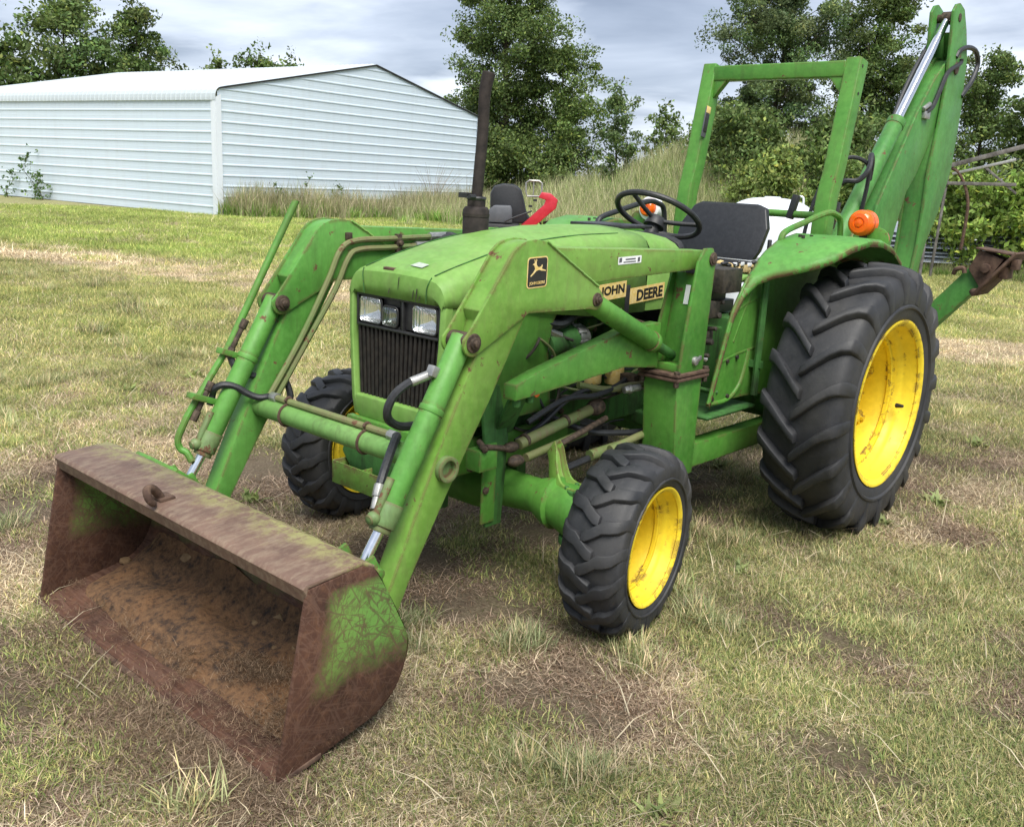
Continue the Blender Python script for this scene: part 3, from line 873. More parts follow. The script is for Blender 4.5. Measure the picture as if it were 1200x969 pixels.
# nose shell: side panels, bottom bar
b = B()
b.prism([(-.2045, .715), (.2045, .715), (.205, .66), (.18, .630), (-.18, .630), (-.205, .66)], 'y', -.419, -.378)
nose = T(b, 'grille_shell', HOODG, .008, 3)
for sx in (1, -1):
    b = B()
    def S(x, y, z): return (sx * x, y, z)
    # front corner posts, tapering towards the bottom
    b.loft([[S(.2300, -.412, 1.088), S(.256, -.408, 1.088), S(.256, -.372, 1.088), S(.2300, -.372, 1.088)],
            [S(.2270, -.415, .95), S(.250, -.411, .95), S(.250, -.372, .95), S(.2270, -.372, .95)],
            [S(.2050, -.418, .70), S(.232, -.412, .70), S(.236, -.372, .70), S(.2050, -.372, .70)],
            [S(.1750, -.418, .635), S(.218, -.410, .635), S(.228, -.372, .635), S(.1750, -.372, .635)]])
    T(b, 'shell_post', HOODG, .006, 3, parent=nose)
for sx in (1, -1):
    b = B()
    b.loft([[(sx * .254, y, z) for y, z in q] for q in ([(-.39, 1.09), (.20, 1.06), (.16, 1.00), (.135, .90), (.150, .80), (.17, .66), (-.37, .645)],)] + [[(sx * .246, y, z) for y, z in [(-.39, 1.09), (.20, 1.06), (.16, 1.00), (.135, .90), (.150, .80), (.17, .66), (-.37, .645)]]])
    T(b, 'side_panel', GREEN, .003, parent=nose)
# headlight panel and grille slats
b = B()
b.prism([(-.222, 1.090), (.222, 1.090), (.214, .965), (-.214, .965)], 'y', -.362, -.350)
for x0, x1, z0, z1 in ((-.222, -.202, .97, 1.088), (-.083, -.078, .97, 1.088), (.004, .083, .97, 1.088), (.205, .222, .97, 1.088), (-.2, .2, 1.076, 1.088), (-.2, .2, .970, .984), (-.076, .002, 1.053, 1.078)):
    b.box(((x0 + x1) / 2, -.375, (z0 + z1) / 2), (x1 - x0, .026, z1 - z0))
for z in (1.084, .972):
    b.box((0, -.393, z), (.430, .022, .010))
for x in (-.216, .216, .03):
    b.box((x, -.391, 1.03), (.010, .02, .11))
lp = T(b, 'lamp_panel', BLACK, .003, parent=nose)
def lamp(x0, x1, z0, z1, mat):
    n = 7
    secs = []
    cx, cz = (x0 + x1) / 2, (z0 + z1) / 2
    ring = [(p[0] + x0, p[1] + z0) for p in rounded(x1 - x0, z1 - z0, .016)]
    bb = B()
    bb.loft([[(cx + (x - cx) * k, y, cz + (z - cz) * k) for x, z in ring] for k, y in ((1, -.402), (.97, -.400), (.9, -.388), (.75, -.377), (.5, -.368), (.25, -.364), (.02, -.363))], cap=False)
    o = T(bb, 'headlight', mat, parent=nose, ang=60)
    bc = B()
    bc.loft([[(cx + (x - cx) * k, y, cz + (z - cz) * k) for x, z in ring] for k, y in ((1, -.403), (.97, -.406), (.7, -.409), (.3, -.411), (.02, -.4115))], cap=False)
    T(bc, 'lamp_glass', COVER, parent=o, ang=60)
    bz = B()
    pth = [(cx + (x - cx) * 1.03, -.398, cz + (z - cz) * 1.03) for x, z in ring]
    bz.tube(pth, .0042, 6, closed=True)
    T(bz, 'bezel', BLACK, parent=o)
lamp(-.200, -.085, .985, 1.075, LENS)
lamp(-.076, .002, .985, 1.052, LENS2)
lamp(.085, .203, .985, 1.075, LENS)
for i in range(19):
    x = -.212 + i * .424 / 18
    b = B()
    xb = x * .905
    b.loft([[(x - .0065, -.396, .972), (x + .0065, -.396, .972), (x + .004, -.378, .972), (x - .004, -.378, .972)], [(xb - .0065, -.398, .712), (xb + .0065, -.398, .712), (xb + .004, -.378, .712), (xb - .004, -.378, .712)]])
    T(b, 'grille_slat', SLAT, .0015, 1, parent=nose)
b = B()
b.box((0, -.366, .84), (.43, .006, .27))
T(b, 'grille_screen', GRIME, parent=nose)
# decals on the hood side
for s, y0, y1, z0, z1 in (('JOHN', .378, .590, 1.056, 1.122), ('DEERE', .618, .870, 1.035, 1.100)):
    b = B()
    b.prism([(y0, z0), (y1, z0 + (y1 - y0) * .06), (y1, z1 + (y1 - y0) * .06), (y0, z1)], 'x', .2685, .2695)
    pl = T(b, 'decal', DECY, parent=hood, label='yellow strip with bold black lettering')
    b = B()
    mgn = .050 if s == 'DEERE' else .040
    text_on(b, s, (.2695, y0 + mgn, z0 + .010), (0, 1, .06), (0, 0, 1), y1 - y0 - mgn - .012, z1 - z0 - .018, .045)
    T(b, 'lettering', DECK, parent=pl)
T(B().box((.264, .604, 1.03), (.016, .028, .17)), 'hood_strap', BLACK, .004, parent=hood)
T(B().box((.262, .93, 1.08), (.022, .035, .26)), 'hood_strap', BLACK, .004, parent=hood)
# cowl and dash
b = B()
def csec(y, zc, hw, drop, zb):
    half = [(hw * .45, zc - drop * .1), (hw * .75, zc - drop * .35), (hw * .93, zc - drop * .75), (hw, zc - drop * 1.3), (hw, zb)]
    return [(-x, y, z) for x, z in reversed(half)] + [(0, y, zc)] + [(x, y, z) for x, z in half]
b.loft([csec(.745, 1.326, .262, .05, 1.0), csec(.86, 1.322, .264, .05, 1.0), csec(.96, 1.312, .262, .05, 1.0), csec(1.02, 1.285, .252, .05, 1.0), csec(1.05, 1.235, .235, .04, .95)], cap=False, closed=False)
cowl = T(b, 'cowl', HOODG)
b = B()
b.loft([csec(1.045, 1.30, .22, .04, .9), csec(1.075, 1.31, .22, .04, .9), csec(1.12, 1.28, .20, .04, .9), csec(1.14, 1.18, .19, .03, .85)], cap=True, closed=True)
b.box((-.08, .93, 1.331), (.30, .22, .014))
dash = T(b, 'dash', BLACK, .004, parent=cowl)
# steering wheel
ax = Vector((0, .50, .866)).normalized()
sc = Vector((0, 1.18, 1.380))
u = Vector((1, 0, 0)); w_ = ax.cross(u)
b = B()
b.tube([sc + (u * math.cos(a) + w_ * math.sin(a)) * .200 for a in np.linspace(0, 2 * math.pi, 40, endpoint=False)], .0135, 10, closed=True)
sw = T(b, 'steering_wheel', BLACK)
b = B()
for a in (90, 210, 330):
    p = sc + (u * math.cos(R(a + 50)) + w_ * math.sin(R(a + 50))) * .19
    b.tube([sc - ax * .03, (p + sc) / 2 - ax * .018, p], .011, 8, smooth=4)
b.cyl(sc - ax * .06, sc - ax * .012, [.05, .036], 20)
b.cyl(sc - ax * .26, sc - ax * .05, [.045, .03], 16)
T(b, 'steering_column', BLACK, .002, parent=sw)

# ------------------------------------------------------------------ exhaust
b = B()
ex = Vector((-.155, .135, 0))
b.lathe([(1.16, .001), (1.16, .050), (1.385, .052), (1.398, .044), (1.40, .026)], ex, 24, 'z')
b.lathe([(1.398, .036), (1.424, .036), (1.428, .024)], ex, 20, 'z')
b.lathe([(1.36, .0535), (1.372, .0535)], ex, 24, 'z')
muf = T(b, 'muffler', BROWN, .003)
b = B()
b.tube([ex + Vector((0, 0, 1.42)), ex + Vector((0, .008, 1.52)), ex + Vector((0, .020, 1.675)), ex + Vector((0, .022, 1.79)), ex + Vector((0, .027, 1.845)), ex + Vector((.004, .038, 1.900))], [.0215, .022, .022, .0225, .024, .026], 18, smooth=6, cap=False)
o = T(b, 'exhaust_pipe', BROWN, parent=muf)
sm = o.modifiers.new('thick', 'SOLIDIFY'); sm.thickness = .003
b = B()
b.tube([ex + Vector((.032 * math.cos(a), .032 * math.sin(a), 1.430)) for a in np.linspace(0, 2 * math.pi, 20, endpoint=False)], .008, 6, closed=True)
b.box(ex + Vector((-.045, -.02, 1.44)), (.05, .022, .02)); b.bolt(ex + Vector((.03, -.04, 1.437)), (0, -1, 0), .009, .03)
T(b, 'exhaust_clamp', BLACK, parent=muf)

# ------------------------------------------------------------------ seat
b = B()
def seat_sec(y, z, hw, th, back):
    return [(-hw, y, z), (-hw * .9, y - th * .3, z + th * .6), (0, y - th * .2, z + th * .5), (hw * .9, y - th * .3, z + th * .6), (hw, y, z), (hw * .92, y + th, z - th * .2), (-hw * .92, y + th, z - th * .2)]
back = [(-.225, 1.175), (-.248, 1.22), (-.250, 1.33), (-.20, 1.425), (-.16, 1.442), (.16, 1.442), (.215, 1.425), (.255, 1.33), (.245, 1.22), (.225, 1.175)]
b.loft([[(x, 1.70 + (z - 1.17) * .42, z) for x, z in back], [(x * .985, 1.70 + .012 + (z - 1.17) * .42, z + .004) for x, z in back], [(x * .95, 1.70 + .055 + (z - 1.17) * .42, z) for x, z in back]])
seat = T(b, 'seat', SEATV, .010, 3)
b = B()
cush = rounded(.50, .46, .07, 5)
b.loft([[(x - .25, y + 1.27, z) for x, y in cush] for z in (1.100, 1.155)] + [[((x - .25) * .96, (y - .23) * .96 + 1.50, 1.172) for x, y in cush]])
T(b, 'seat_cushion', SEATV, .006, 3, parent=seat)
b = B()
fo = [(.215, 1.31), (.262, 1.33), (.270, 1.42), (.262, 1.52), (.270, 1.60), (.255, 1.69), (.22, 1.70), (.21, 1.5)]
b.prism(fo, 'z', 1.128, 1.166)
for k in range(26):
    y = 1.31 + .39 * k / 26
    b.ball((.245 + rng.normal(0, .008), y, 1.150 + rng.normal(0, .012)), (.022, .020, .016), 5)
T(b, 'seat_foam', FOAM, .003, parent=seat)
b = B()
for k in range(9):
    y = 1.33 + .36 * k / 9
    b.ball((.262 + rng.normal(0, .006), y + rng.normal(0, .01), 1.172 + rng.normal(0, .006)), (.016, .028, .010), 5)
b.box((0, 1.50, 1.085), (.42, .40, .03)); b.box((0, 1.50, 1.02), (.26, .30, .12))
b.box((0, 1.52, .95), (.30, .36, .06))
T(b, 'seat_pan', BLACK, .004, parent=seat)
b = B()
for y in (1.40, 1.46, 1.53, 1.60): b.box((.266, y, 1.168 + rng.normal(0, .004)), (.012, .022 + rng.random() * .02, .018))
T(b, 'torn_trim', WHITE, .003, parent=seat)

# ------------------------------------------------------------------ fenders
st = [  # y, z, outer x
    (.921, .615, .512), (.965, .748, .512), (1.010, .881, .512), (1.051, .999, .514), (1.113, 1.090, .520), (1.160, 1.145, .550), (1.190, 1.175, .605), (1.217, 1.200, .685), (1.250, 1.228, .760), (1.300, 1.258, .815), (1.400, 1.300, .845), (1.550, 1.324, .855), (1.700, 1.318, .855), (1.850, 1.286, .850), (2.000, 1.220, .840), (2.080, 1.150, .830)]
for sx in (1, -1):
    b = B()
    XI = .50
    top = []
    for y, z, xo in st:
        xm = XI + (xo - XI) * .55
        top.append([(sx * XI, y, z), (sx * (XI + .012), y, z + .007), (sx * xm, y, z + .010), (sx * (xo - .014), y, z + .006), (sx * xo, y, z - .004), (sx * (xo + .002), y, z - .026)])
    b.loft(top, cap=False, closed=False)
    fender = T(b, 'fender', GREENB, ang=40)
    sm = fender.modifiers.new('thick', 'SOLIDIFY'); sm.thickness = .005; sm.offset = 0
    b = B()
    inner = [(y, z) for y, z, _ in st] + [(2.08, .80), (1.70, .62), (1.40, .60), (1.24, .612)]
    b.prism(inner, 'x', sx * (XI - .003), sx * (XI + .003))
    T(b, 'fender_panel', GREEN, parent=fender)
    b = B()   # ribs pressed into the panel, rolled front edge
    for pts in ([(1.09, .87), (1.16, 1.0), (1.25, 1.13)], [(1.07, .99), (1.17, 1.03), (1.34, 1.06)], [(1.0, .79), (1.15, .815), (1.34, .83)]):
        b.tube([(sx * (XI - .009), y, z) for y, z in pts], .0145, 12, smooth=4)
    b.tube([(sx * (XI + .006), y - .001, z + .002) for y, z, _ in st[:6]], .008, 8, smooth=3)
    b.tube([(sx * (XI + .004), y, z) for y, z in ((.921, .615), (1.08, .615), (1.17, .665), (1.21, .745), (1.23, .825))], .010, 8, smooth=4)
    T(b, 'fender_rib', GREEN, parent=fender)
    b = B()
    b.tube([(sx * .54, 1.26, .62), (sx * .54, 1.26, 1.20)], .016, 8)
    b.box((sx * .53, 1.26, .76), (.07, .02, .03))
    T(b, 'fender_stay', DKGREEN, parent=fender)
    b = B()
    for y, z in ((.95, .635), (1.08, .632), (1.13, .80), (1.05, .79)): b.bolt((sx * (XI + .002), y, z), (sx, 0, 0), .010, .010)
    for y, x in ((1.44, .60), (1.50, .61), (1.47, .57)): b.cyl((sx * x, y, 1.318), (sx * x, y, 1.332), .008, 10)
    T(b, 'fender_bolt', GRIME, parent=fender)
    tb('grab_rail', [(sx * .515, 1.40, 1.28), (sx * .515, 1.405, 1.318), (sx * .515, 1.45, 1.345), (sx * .515, 1.60, 1.378), (sx * .515, 1.83, 1.424), (sx * .515, 1.94, 1.418), (sx * .515, 2.01, 1.375), (sx * .515, 2.04, 1.18)], .0145, GREEN if sx > 0 else HOSE, 10, 6, fender)
    # warning lamp
    c = Vector((sx * .624, 2.0, 1.385))
    LK = .82 if sx > 0 else .62
    b = B()
    b.cyl(c + Vector((0, .07, -.005)), c + Vector((0, .02, 0)), .048 if sx > 0 else .068, 24)
    b.cyl(c + Vector((-sx * .06, .05, -.02)), c + Vector((-sx * .02, .05, -.01)), .028, 12)
    b.box(c + Vector((0, .05, -.07)), (.04, .03, .10))
    lb = T(b, 'warning_lamp', BLACK if sx > 0 else WHITE, .003)
    b = B()
    b.lathe([(h_ * LK, q_ * LK) for h_, q_ in [(-.020, .074), (-.045, .076), (-.066, .070), (-.078, .056), (-.080, .034), (-.074, .030), (-.074, .024), (-.084, .020), (-.086, .001)]], c + Vector((0, .03, 0)), 28, 'y')
    b.lathe([(.03 * LK, .076 * LK), (-.02 * LK, .076 * LK)], c + Vector((0, .03, 0)), 28, 'y')
    T(b, 'amber_lens', AMBER, parent=lb)
    b = B()
    b.prism([(sx * .70 + .055 * math.cos(a), 1.31 + .058 * math.sin(a)) for a in np.linspace(0, 2 * math.pi, 20, endpoint=False)], 'y', 2.03, 2.036)
    T(b, 'lamp_bracket', GREEN, .002, parent=lb)
    b = B()
    b.lathe([(2.037, .001), (2.037, .045), (2.06, .042), (2.065, .001)], (sx * .705, 0, 1.315), 20, 'y')
    T(b, 'tail_lens', REDP, parent=lb)

# ------------------------------------------------------------------ roll bar
for sx in (1, -1):
    b = B()
    path = [(sx * .405, 2.06, .90), (sx * .405, 2.05, 1.36), (sx * .405, 2.065, 1.50), (sx * .405, 2.11, 1.64), (sx * .405, 2.215, 2.165)]
    hwid, dep = .040, .045
    P = [Vector(p) for p in path]
    sec = []
    for i, p in enumerate(P):
        d = (P[min(i + 1, len(P) - 1)] - P[max(i - 1, 0)]).normalized()
        n = Vector((1, 0, 0)).cross(d)
        sec.append([p + Vector((a * hwid, 0, 0)) + n * (c * dep) for a, c in ((-1, -1), (1, -1), (1, 1), (-1, 1))])
    b.loft(sec)
    post = T(b, 'roll_bar_post', GREEN, .007, 3)
    if sx > 0: rb_ = post
    b = B()   # corner gusset
    b.prism([(sx * .37, 2.085), (sx * .285, 2.085), (sx * .37, 1.985)], 'y', 2.165, 2.205)
    T(b, 'corner_gusset', GREEN, .003, parent=post)
    b = B()
    for z, y in ((2.13, 2.17), (2.0, 2.16)): b.cyl((sx * .444, y + .02, z), (sx * .447, y + .02, z), .008, 8)
    T(b, 'bolt_hole', GRIME, parent=post)
b = B()
b.box((0, 2.198, 2.118), (.742, .075, .078))
T(b, 'roll_bar_crossbar', GREEN, .007, 3)
b = B()
b.box((-.358, 2.105, 1.86), (.006, .040, .16), Matrix.Rotation(R(-10), 3, 'X'))
tagd = T(b, 'warning_decal', GREYP, .001, parent=post)
b = B()
b.box((-.355, 2.118, 1.925), (.006, .038, .035), Matrix.Rotation(R(-10), 3, 'X'))
T(b, 'decal_header', DECY, .001, parent=tagd)
b = B()
b.box((-.3545, 2.105, 1.855), (.006, .032, .095), Matrix.Rotation(R(-10), 3, 'X'))
T(b, 'decal_print', DECK, .001, parent=tagd)
b = B()   # rear grab bar behind the seat
b.cyl((-.12, 2.22, 1.40), (.40, 2.22, 1.40), .020, 12)
gb = T(b, 'rear_bar', GREEN)
b = B()
b.bar((.145, 2.21, 1.375), (.165, 2.225, 1.50), .035, .035, (1, 0, 0)); b.bar((.375, 2.21, 1.34), (.39, 2.225, 1.475), .035, .035, (1, 0, 0))
b.cyl((.165, 1.98, 1.13), (.165, 1.98, 1.27), .012, 8)
T(b, 'bar_grip', BLACK, .005, parent=gb)

# ------------------------------------------------------------------ chassis, engine, axle
b = B()
for sx in (1, -1):
    b.box((sx * .20, -.05, .53), (.03, .78, .13))
    b.box((sx * .455, 1.22, .395), (.075, .98, .105))
b.box((0, -.43, .56), (.44, .03, .15))
chassis = T(b, 'chassis', GREEN, .006)
b = B()
b.prism([(-.22, .50), (-.18, .60), (.18, .60), (.22, .50), (.15, .42), (-.15, .42)], 'y', -.47, -.30)
T(b, 'front_casting', DKGREEN, .012, 3, parent=chassis)
b = B()   # open steel weight box
for d, c in (((.36, .006, .085), (-.03, -.515, .43)), ((.36, .006, .085), (-.03, -.40, .43)), ((.006, .112, .085), (-.208, -.4575, .43)), ((.006, .112, .085), (.148, -.4575, .43)), ((.006, .112, .085), (-.04, -.4575, .43)), ((.36, .112, .006), (-.03, -.4575, .390))):
    b.box(c, d)
T(b, 'weight_box', GREENY, .0015, parent=chassis)
b = B()
b.box((0, .30, .70), (.26, .70, .34)); b.box((0, .30, .93), (.20, .64, .16)); b.box((0, .26, .50), (.22, .60, .12))
b.box((0, .80, .72), (.34, .30, .42))
for k in range(4):
    b.cyl((.07, .02 + k * .17, .96), (.16, .02 + k * .17, .95), .035, 12)
    b.cyl((.12, .10 + k * .13, .80), (.165, .10 + k * .13, .80), .030, 12)
engine = T(b, 'engine_block', DKGREEN, .012, 3)
b = B()
b.cyl((.20, .16, .895), (.20, .33, .905), .062, 24)
alt = T(b, 'alternator', DKGREEN, .004, parent=engine)
b = B()
b.cyl((.20, .33, .905), (.20, .40, .905), [.066, .055], 24); b.cyl((.20, .13, .893), (.20, .16, .895), .040, 20)
for k in range(10):
    a = 2 * math.pi * k / 10
    b.box((.20 + .062 * math.cos(a), .345, .905 + .062 * math.sin(a)), (.012, .05, .012), Matrix.Rotation(-a, 3, 'Y'))
T(b, 'alternator_body', STEEL, .003, parent=engine)
b = B()
for p, r in (((.225, .45, .72), .045), ((.235, .60, .70), .040)):
    b.cyl(p, (p[0], p[1], p[2] + .15), r, 20)
T(b, 'oil_filter', DECY, .006, parent=engine)
b = B()
b.cyl((.17, -.02, .80), (.185, -.02, .80), .11, 28); b.cyl((.17, .0, .98), (.185, .0, .98), .05, 20)
b.cyl((.0, -.02, .82), (.0, -.005, .82), .20, 28)
T(b, 'pulley', GRIME, .004, parent=engine)
b = B()
b.box((0, 1.32, .64), (.40, .80, .44)); b.box((0, 1.70, .68), (.46, .36, .46)); b.cyl((-.56, 1.678, .60), (.56, 1.678, .60), .125, 28)
b.cyl((-.62, 1.678, .60), (.62, 1.678, .60), .17, 28)
b.box((0, 1.02, .50), (.50, .30, .06)); b.box((.36, 1.10, .56), (.34, .42, .02)); b.box((-.36, 1.10, .56), (.34, .42, .02))
b.box((.36, .99, .66), (.30, .02, .02))
T(b, 'gearbox', DKGREEN, .014, 3)
# front axle
b = B()
def ring(x, y, z, ry, rz, n=18): return [(x, y + ry * math.cos(2 * math.pi * i / n), z + rz * math.sin(2 * math.pi * i / n)) for i in range(n)]
b.loft([ring(-.62, 0, .335, .06, .07), ring(-.50, 0, .36, .075, .085), ring(-.40, 0, .365, .06, .062), ring(-.16, 0, .36, .068, .072), ring(-.06, 0, .355, .10, .105), ring(.08, 0, .355, .10, .105), ring(.18, 0, .36, .070, .075), ring(.36, 0, .370, .064, .066), ring(.42, 0, .366, .088, .092), ring(.45, 0, .366, .095, .100), ring(.46, 0, .364, .080, .085), ring(.52, 0, .355, .088, .098), ring(.60, 0, .340, .095, .105), ring(.665, 0, .335, .06, .06)])
axle = T(b, 'front_axle', GREEN, .0, ang=50)
for sx in (1, -1):
    b = B()
    P = [(sx * .375, .06, .555), (sx * .400, .05, .530), (sx * .43, .03, .475), (sx * .475, .01, .430), (sx * .555, .0, .425), (sx * .60, .0, .43)]
    secs = []
    for i, p in enumerate(catmull(P, 4)):
        w = .016 + .026 * min(i / 14, 1)
        secs.append([(p.x - .024, p.y - w, p.z - .026), (p.x + .010, p.y - w, p.z + .026), (p.x + .012, p.y - w * .75, p.z + .026), (p.x - .004, p.y - w * .55, p.z), (p.x - .004, p.y + w * .55, p.z), (p.x + .012, p.y + w * .75, p.z + .026), (p.x + .010, p.y + w, p.z + .026), (p.x - .024, p.y + w, p.z - .026)])
    b.loft(secs)
    T(b, 'steering_arm', GREENY, .004, parent=axle, ang=45)
    b = B()
    b.cyl((sx * .555, 0, .27), (sx * .555, 0, .445), .052, 20); b.cyl((sx * .555, 0, .24), (sx * .555, 0, .27), .07, 20)
    for k in range(5):
        a = 2 * math.pi * k / 5
        b.bolt((sx * .555 + .05 * math.cos(a), .05 * math.sin(a), .440), (0, 0, 1), .010, .014)
    T(b, 'axle_kingpin', DKGREEN, .008, 3, parent=axle)
b = B()
b.box((0, -.03, .46), (.20, .30, .10)); b.box((0, -.22, .40), (.16, .06, .22)); b.box((0, .22, .40), (.16, .06, .22))
T(b, 'axle_pivot', DKGREEN, .01, parent=axle)
# steering links and hydraulics under the stay
b = B()
b.cyl((.30, -.06, .565), (.30, .36, .635), .022, 14)
sl = T(b, 'steering_cylinder', PIPE, .003)
b = B()
for y, z in ((-.03, .575), (.20, .613)): b.cyl((.30, y, z), (.30, y + .014, z + .0024), .025, 14)
b.ball((.30, -.10, .562), (.022, .04, .020), 8); b.ball((.30, .40, .64), (.034, .05, .034), 8); b.ball((.345, -.12, .525), (.024, .04, .022), 8)
b.cyl((.37, .10, .555), (.34, .42, .60), .012, 12)
T(b, 'link_joint', GREASE, .002, parent=sl)
b = B()
b.cyl((.33, -.05, .520), (.33, .30, .56), .016, 12); b.cyl((.36, .30, .47), (.40, .75, .50), .022, 12); b.cyl((.42, .35, .50), (.42, .62, .53), .016, 12)
T(b, 'drag_link', PIPE, parent=sl)
# hoses and pipes around the engine
hs = [([(.27, .02, .63), (.30, .20, .70), (.33, .36, .70), (.34, .50, .73), (.30, .60, .74)], .012, HOSE), ([(.25, -.02, .56), (.27, .10, .61), (.29, .22, .69), (.30, .34, .72), (.33, .48, .71)], .010, HOSE),
      ([(.28, .30, .74), (.33, .42, .715), (.37, .54, .725), (.40, .66, .72)], .014, PIPE), ([(.22, .05, 1.02), (.24, .20, .98), (.22, .34, 1.01), (.20, .50, 1.0)], .020, HOSE),
      ([(.26, .40, 1.02), (.31, .55, .98), (.34, .66, .95), (.37, .74, .94)], .018, RUSTM), ([(.2, .2, .62), (.3, .35, .55), (.36, .5, .53), (.42, .7, .52)], .013, HOSE),
      ([(.35, .15, .44), (.36, .4, .47), (.40, .62, .53), (.42, .72, .62)], .015, HOSE), ([(.28, .75, .70), (.36, .82, .80), (.40, .86, .92), (.36, .9, 1.05)], .013, HOSE), ([(.30, .75, .66), (.40, .84, .74), (.44, .86, .86), (.40, .9, .98)], .012, HOSE),
      ([(.25, .62, .95), (.32, .76, .90), (.40, .86, .84), (.46, .95, .80)], .011, STEEL), ([(.15, .3, 1.02), (.18, .5, 1.05), (.18, .7, 1.02)], .016, STEEL),
      ([(.44, .80, .80), (.455, .82, .60), (.46, .83, .46), (.45, .87, .43)], .009, STEEL), ([(.20, .10, 1.0), (.23, .16, .96), (.235, .22, .935)], .018, STEEL)]
for pts, r, m in hs: tb('engine_hose', pts, r, m, 8, 6, engine)
b = B()
b.box((.37, .74, .935), (.05, .09, .05)); b.cyl((.35, .66, .955), (.375, .73, .935), .020, 8)
T(b, 'valve_fitting', STEEL, .003, parent=engine)
T(B().cyl((.38, .47, .715), (.40, .55, .72), .015, 8).cyl((.385, .49, .716), (.39, .51, .717), .019, 6), 'valve_fitting', STEEL, .002, parent=engine)
T(B().box((.33, .58, .735), (.07, .05, .05)), 'valve_fitting', GREASE, .003, parent=engine)
for k in range(16):
    y0_, z0_ = rng.uniform(-.05, .55), rng.uniform(.55, .98)
    pts = [(.20 + rng.uniform(0, .03), y0_, z0_)]
    for q in range(4): pts.append((.19 + rng.uniform(.0, .09), pts[-1][1] + rng.uniform(.02, .13), pts[-1][2] + rng.normal(0, .05)))
    tb('engine_wire', pts, rng.uniform(.003, .007), (HOSE, GRIME, PIPE)[k % 3], 6, 5, engine)
for k in range(14):
    y0_, z0_ = rng.uniform(-.02, .70), rng.uniform(.55, .95)
    T(B().bolt((.128, y0_, z0_), (1, 0, 0), .013, .016), 'engine_bolt', GREASE, .001, parent=engine)
b = B()   # levers and linkage between mast and fender
for k in range(9):
    b.cyl((.30 + .02 * (k % 3), .84 + .03 * k, .70 + .055 * k), (.50, .86 + .02 * k, .72 + .055 * k), .010 + .004 * (k % 2), 8)
b.box((.44, .92, 1.02), (.10, .10, .07)); b.box((.42, .90, .90), (.10, .14, .05)); b.box((.45, 1.0, 1.14), (.14, .16, .10))
b.cyl((.36, .88, 1.0), (.36, 1.1, 1.16), .014, 8)
T(b, 'hydraulic_valve', GRIME, .004)
b = B()
b.box((.42, 1.12, 1.13), (.12, .22, .015), Matrix.Rotation(R(8), 3, 'X'))
T(b, 'valve_cover', HOODG, .004)
b = B()
b.cyl((.262, .06, .74), (.275, .06, .74), .018, 14)
T(b, 'reflector', AMBER, parent=chassis)
b = B()   # outer front bracket ahead of the axle
b.box((.315, -.27, .555), (.07, .09, .075)); b.box((.287, -.20, .44), (.010, .07, .30))
T(b, 'nose_bracket', GREEN, .004, parent=chassis)
b = B()
b.cyl((.36, -.30, .60), (.30, -.27, .612), .012, 8); b.cyl((.345, -.28, .605), (.345, -.19, .585), .011, 8); b.cyl((.285, -.30, .52), (.30, -.30, .52), .014, 10); b.cyl((.28, -.22, .42), (.30, -.22, .42), .014, 10)
T(b, 'bracket_bolt', GREASE, .002, parent=chassis)

# ------------------------------------------------------------------ backhoe
XB = .1725
b = B()
b.box((0, 2.45, .55), (1.0, .14, .16)); b.box((XB, 2.72, .62), (.30, .50, .42)); b.box((0, 2.30, .48), (.20, .30, .20))
b.box((XB, 2.80, 1.02), (.16, .22, .50))
bh = T(b, 'backhoe_frame', BHGREEN, .01)
def yz_bar(a, c, wa, wc):
    a, c = Vector(a), Vector(c)
    d = (c - a).normalized()
    n = Vector((-d.y, d.x))
    return [tuple(a + n * wa), tuple(c + n * wc), tuple(c - n * wc), tuple(a - n * wa)]
# boom: wide at the elbow
b = B()
boom = [(2.90, .55), (2.92, .80), (3.012, 1.015), (3.096, 1.174), (3.141, 1.34), (3.174, 1.465), (3.337, 1.67), (3.611, 2.038), (3.818, 2.249), (4.02, 2.40), (4.12, 2.41), (4.165, 2.34), (4.09, 2.171), (3.93, 1.932), (3.726, 1.658), (3.609, 1.55), (3.502, 1.313), (3.45, 1.155), (3.37, .998), (3.25, .70), (3.12, .52)]
for dx in (-.044, .044):
    b.prism(boom, 'x', XB + dx - .008, XB + dx + .008)
bm_ = T(b, 'backhoe_boom', BHGREEN, .004)
b = B()
b.loft([[(XB - .04, y, z), (XB + .04, y, z), (XB + .04, y + .012, z - .008), (XB - .04, y + .012, z - .008)] for y, z in [(2.99, .95), (3.13, 1.19), (3.19, 1.44), (3.37, 1.66), (3.64, 2.02), (3.84, 2.23), (4.03, 2.38)]])
T(b, 'boom_web', BHGREEN, .002, parent=bm_)
b = B()
b.cyl((XB - .085, 4.085, 2.335), (XB + .085, 4.085, 2.335), .038, 24)
T(b, 'boom_pin', GREASE, .004, parent=bm_)
# dipper: two plates, hanging from the pin, open at the top
dip = [(3.90, 2.655), (3.94, 2.70), (4.00, 2.715), (4.09, 2.69), (4.18, 2.58), (4.274, 2.413), (4.313, 2.095), (4.295, 1.707), (4.171, 1.429), (4.019, 1.221), (3.952, 1.042), (3.88, .86), (3.80, .88), (3.842, 1.046), (3.876, 1.224), (3.883, 1.427), (3.877, 1.691), (3.93, 1.959), (3.959, 2.274), (3.93, 2.45)]
b = B()
for dx in (-.0665, .0665):
    b.prism(dip, 'x', XB + dx - .009, XB + dx + .009)
dp = T(b, 'dipper_arm', BHGREEN, .004)
b = B()
b.loft([[(XB - .064, y, z), (XB + .064, y, z), (XB + .064, y + .012, z), (XB - .064, y + .012, z)] for y, z in [(3.83, .92), (3.853, 1.046), (3.887, 1.224), (3.893, 1.427), (3.888, 1.691), (3.942, 1.959)]])
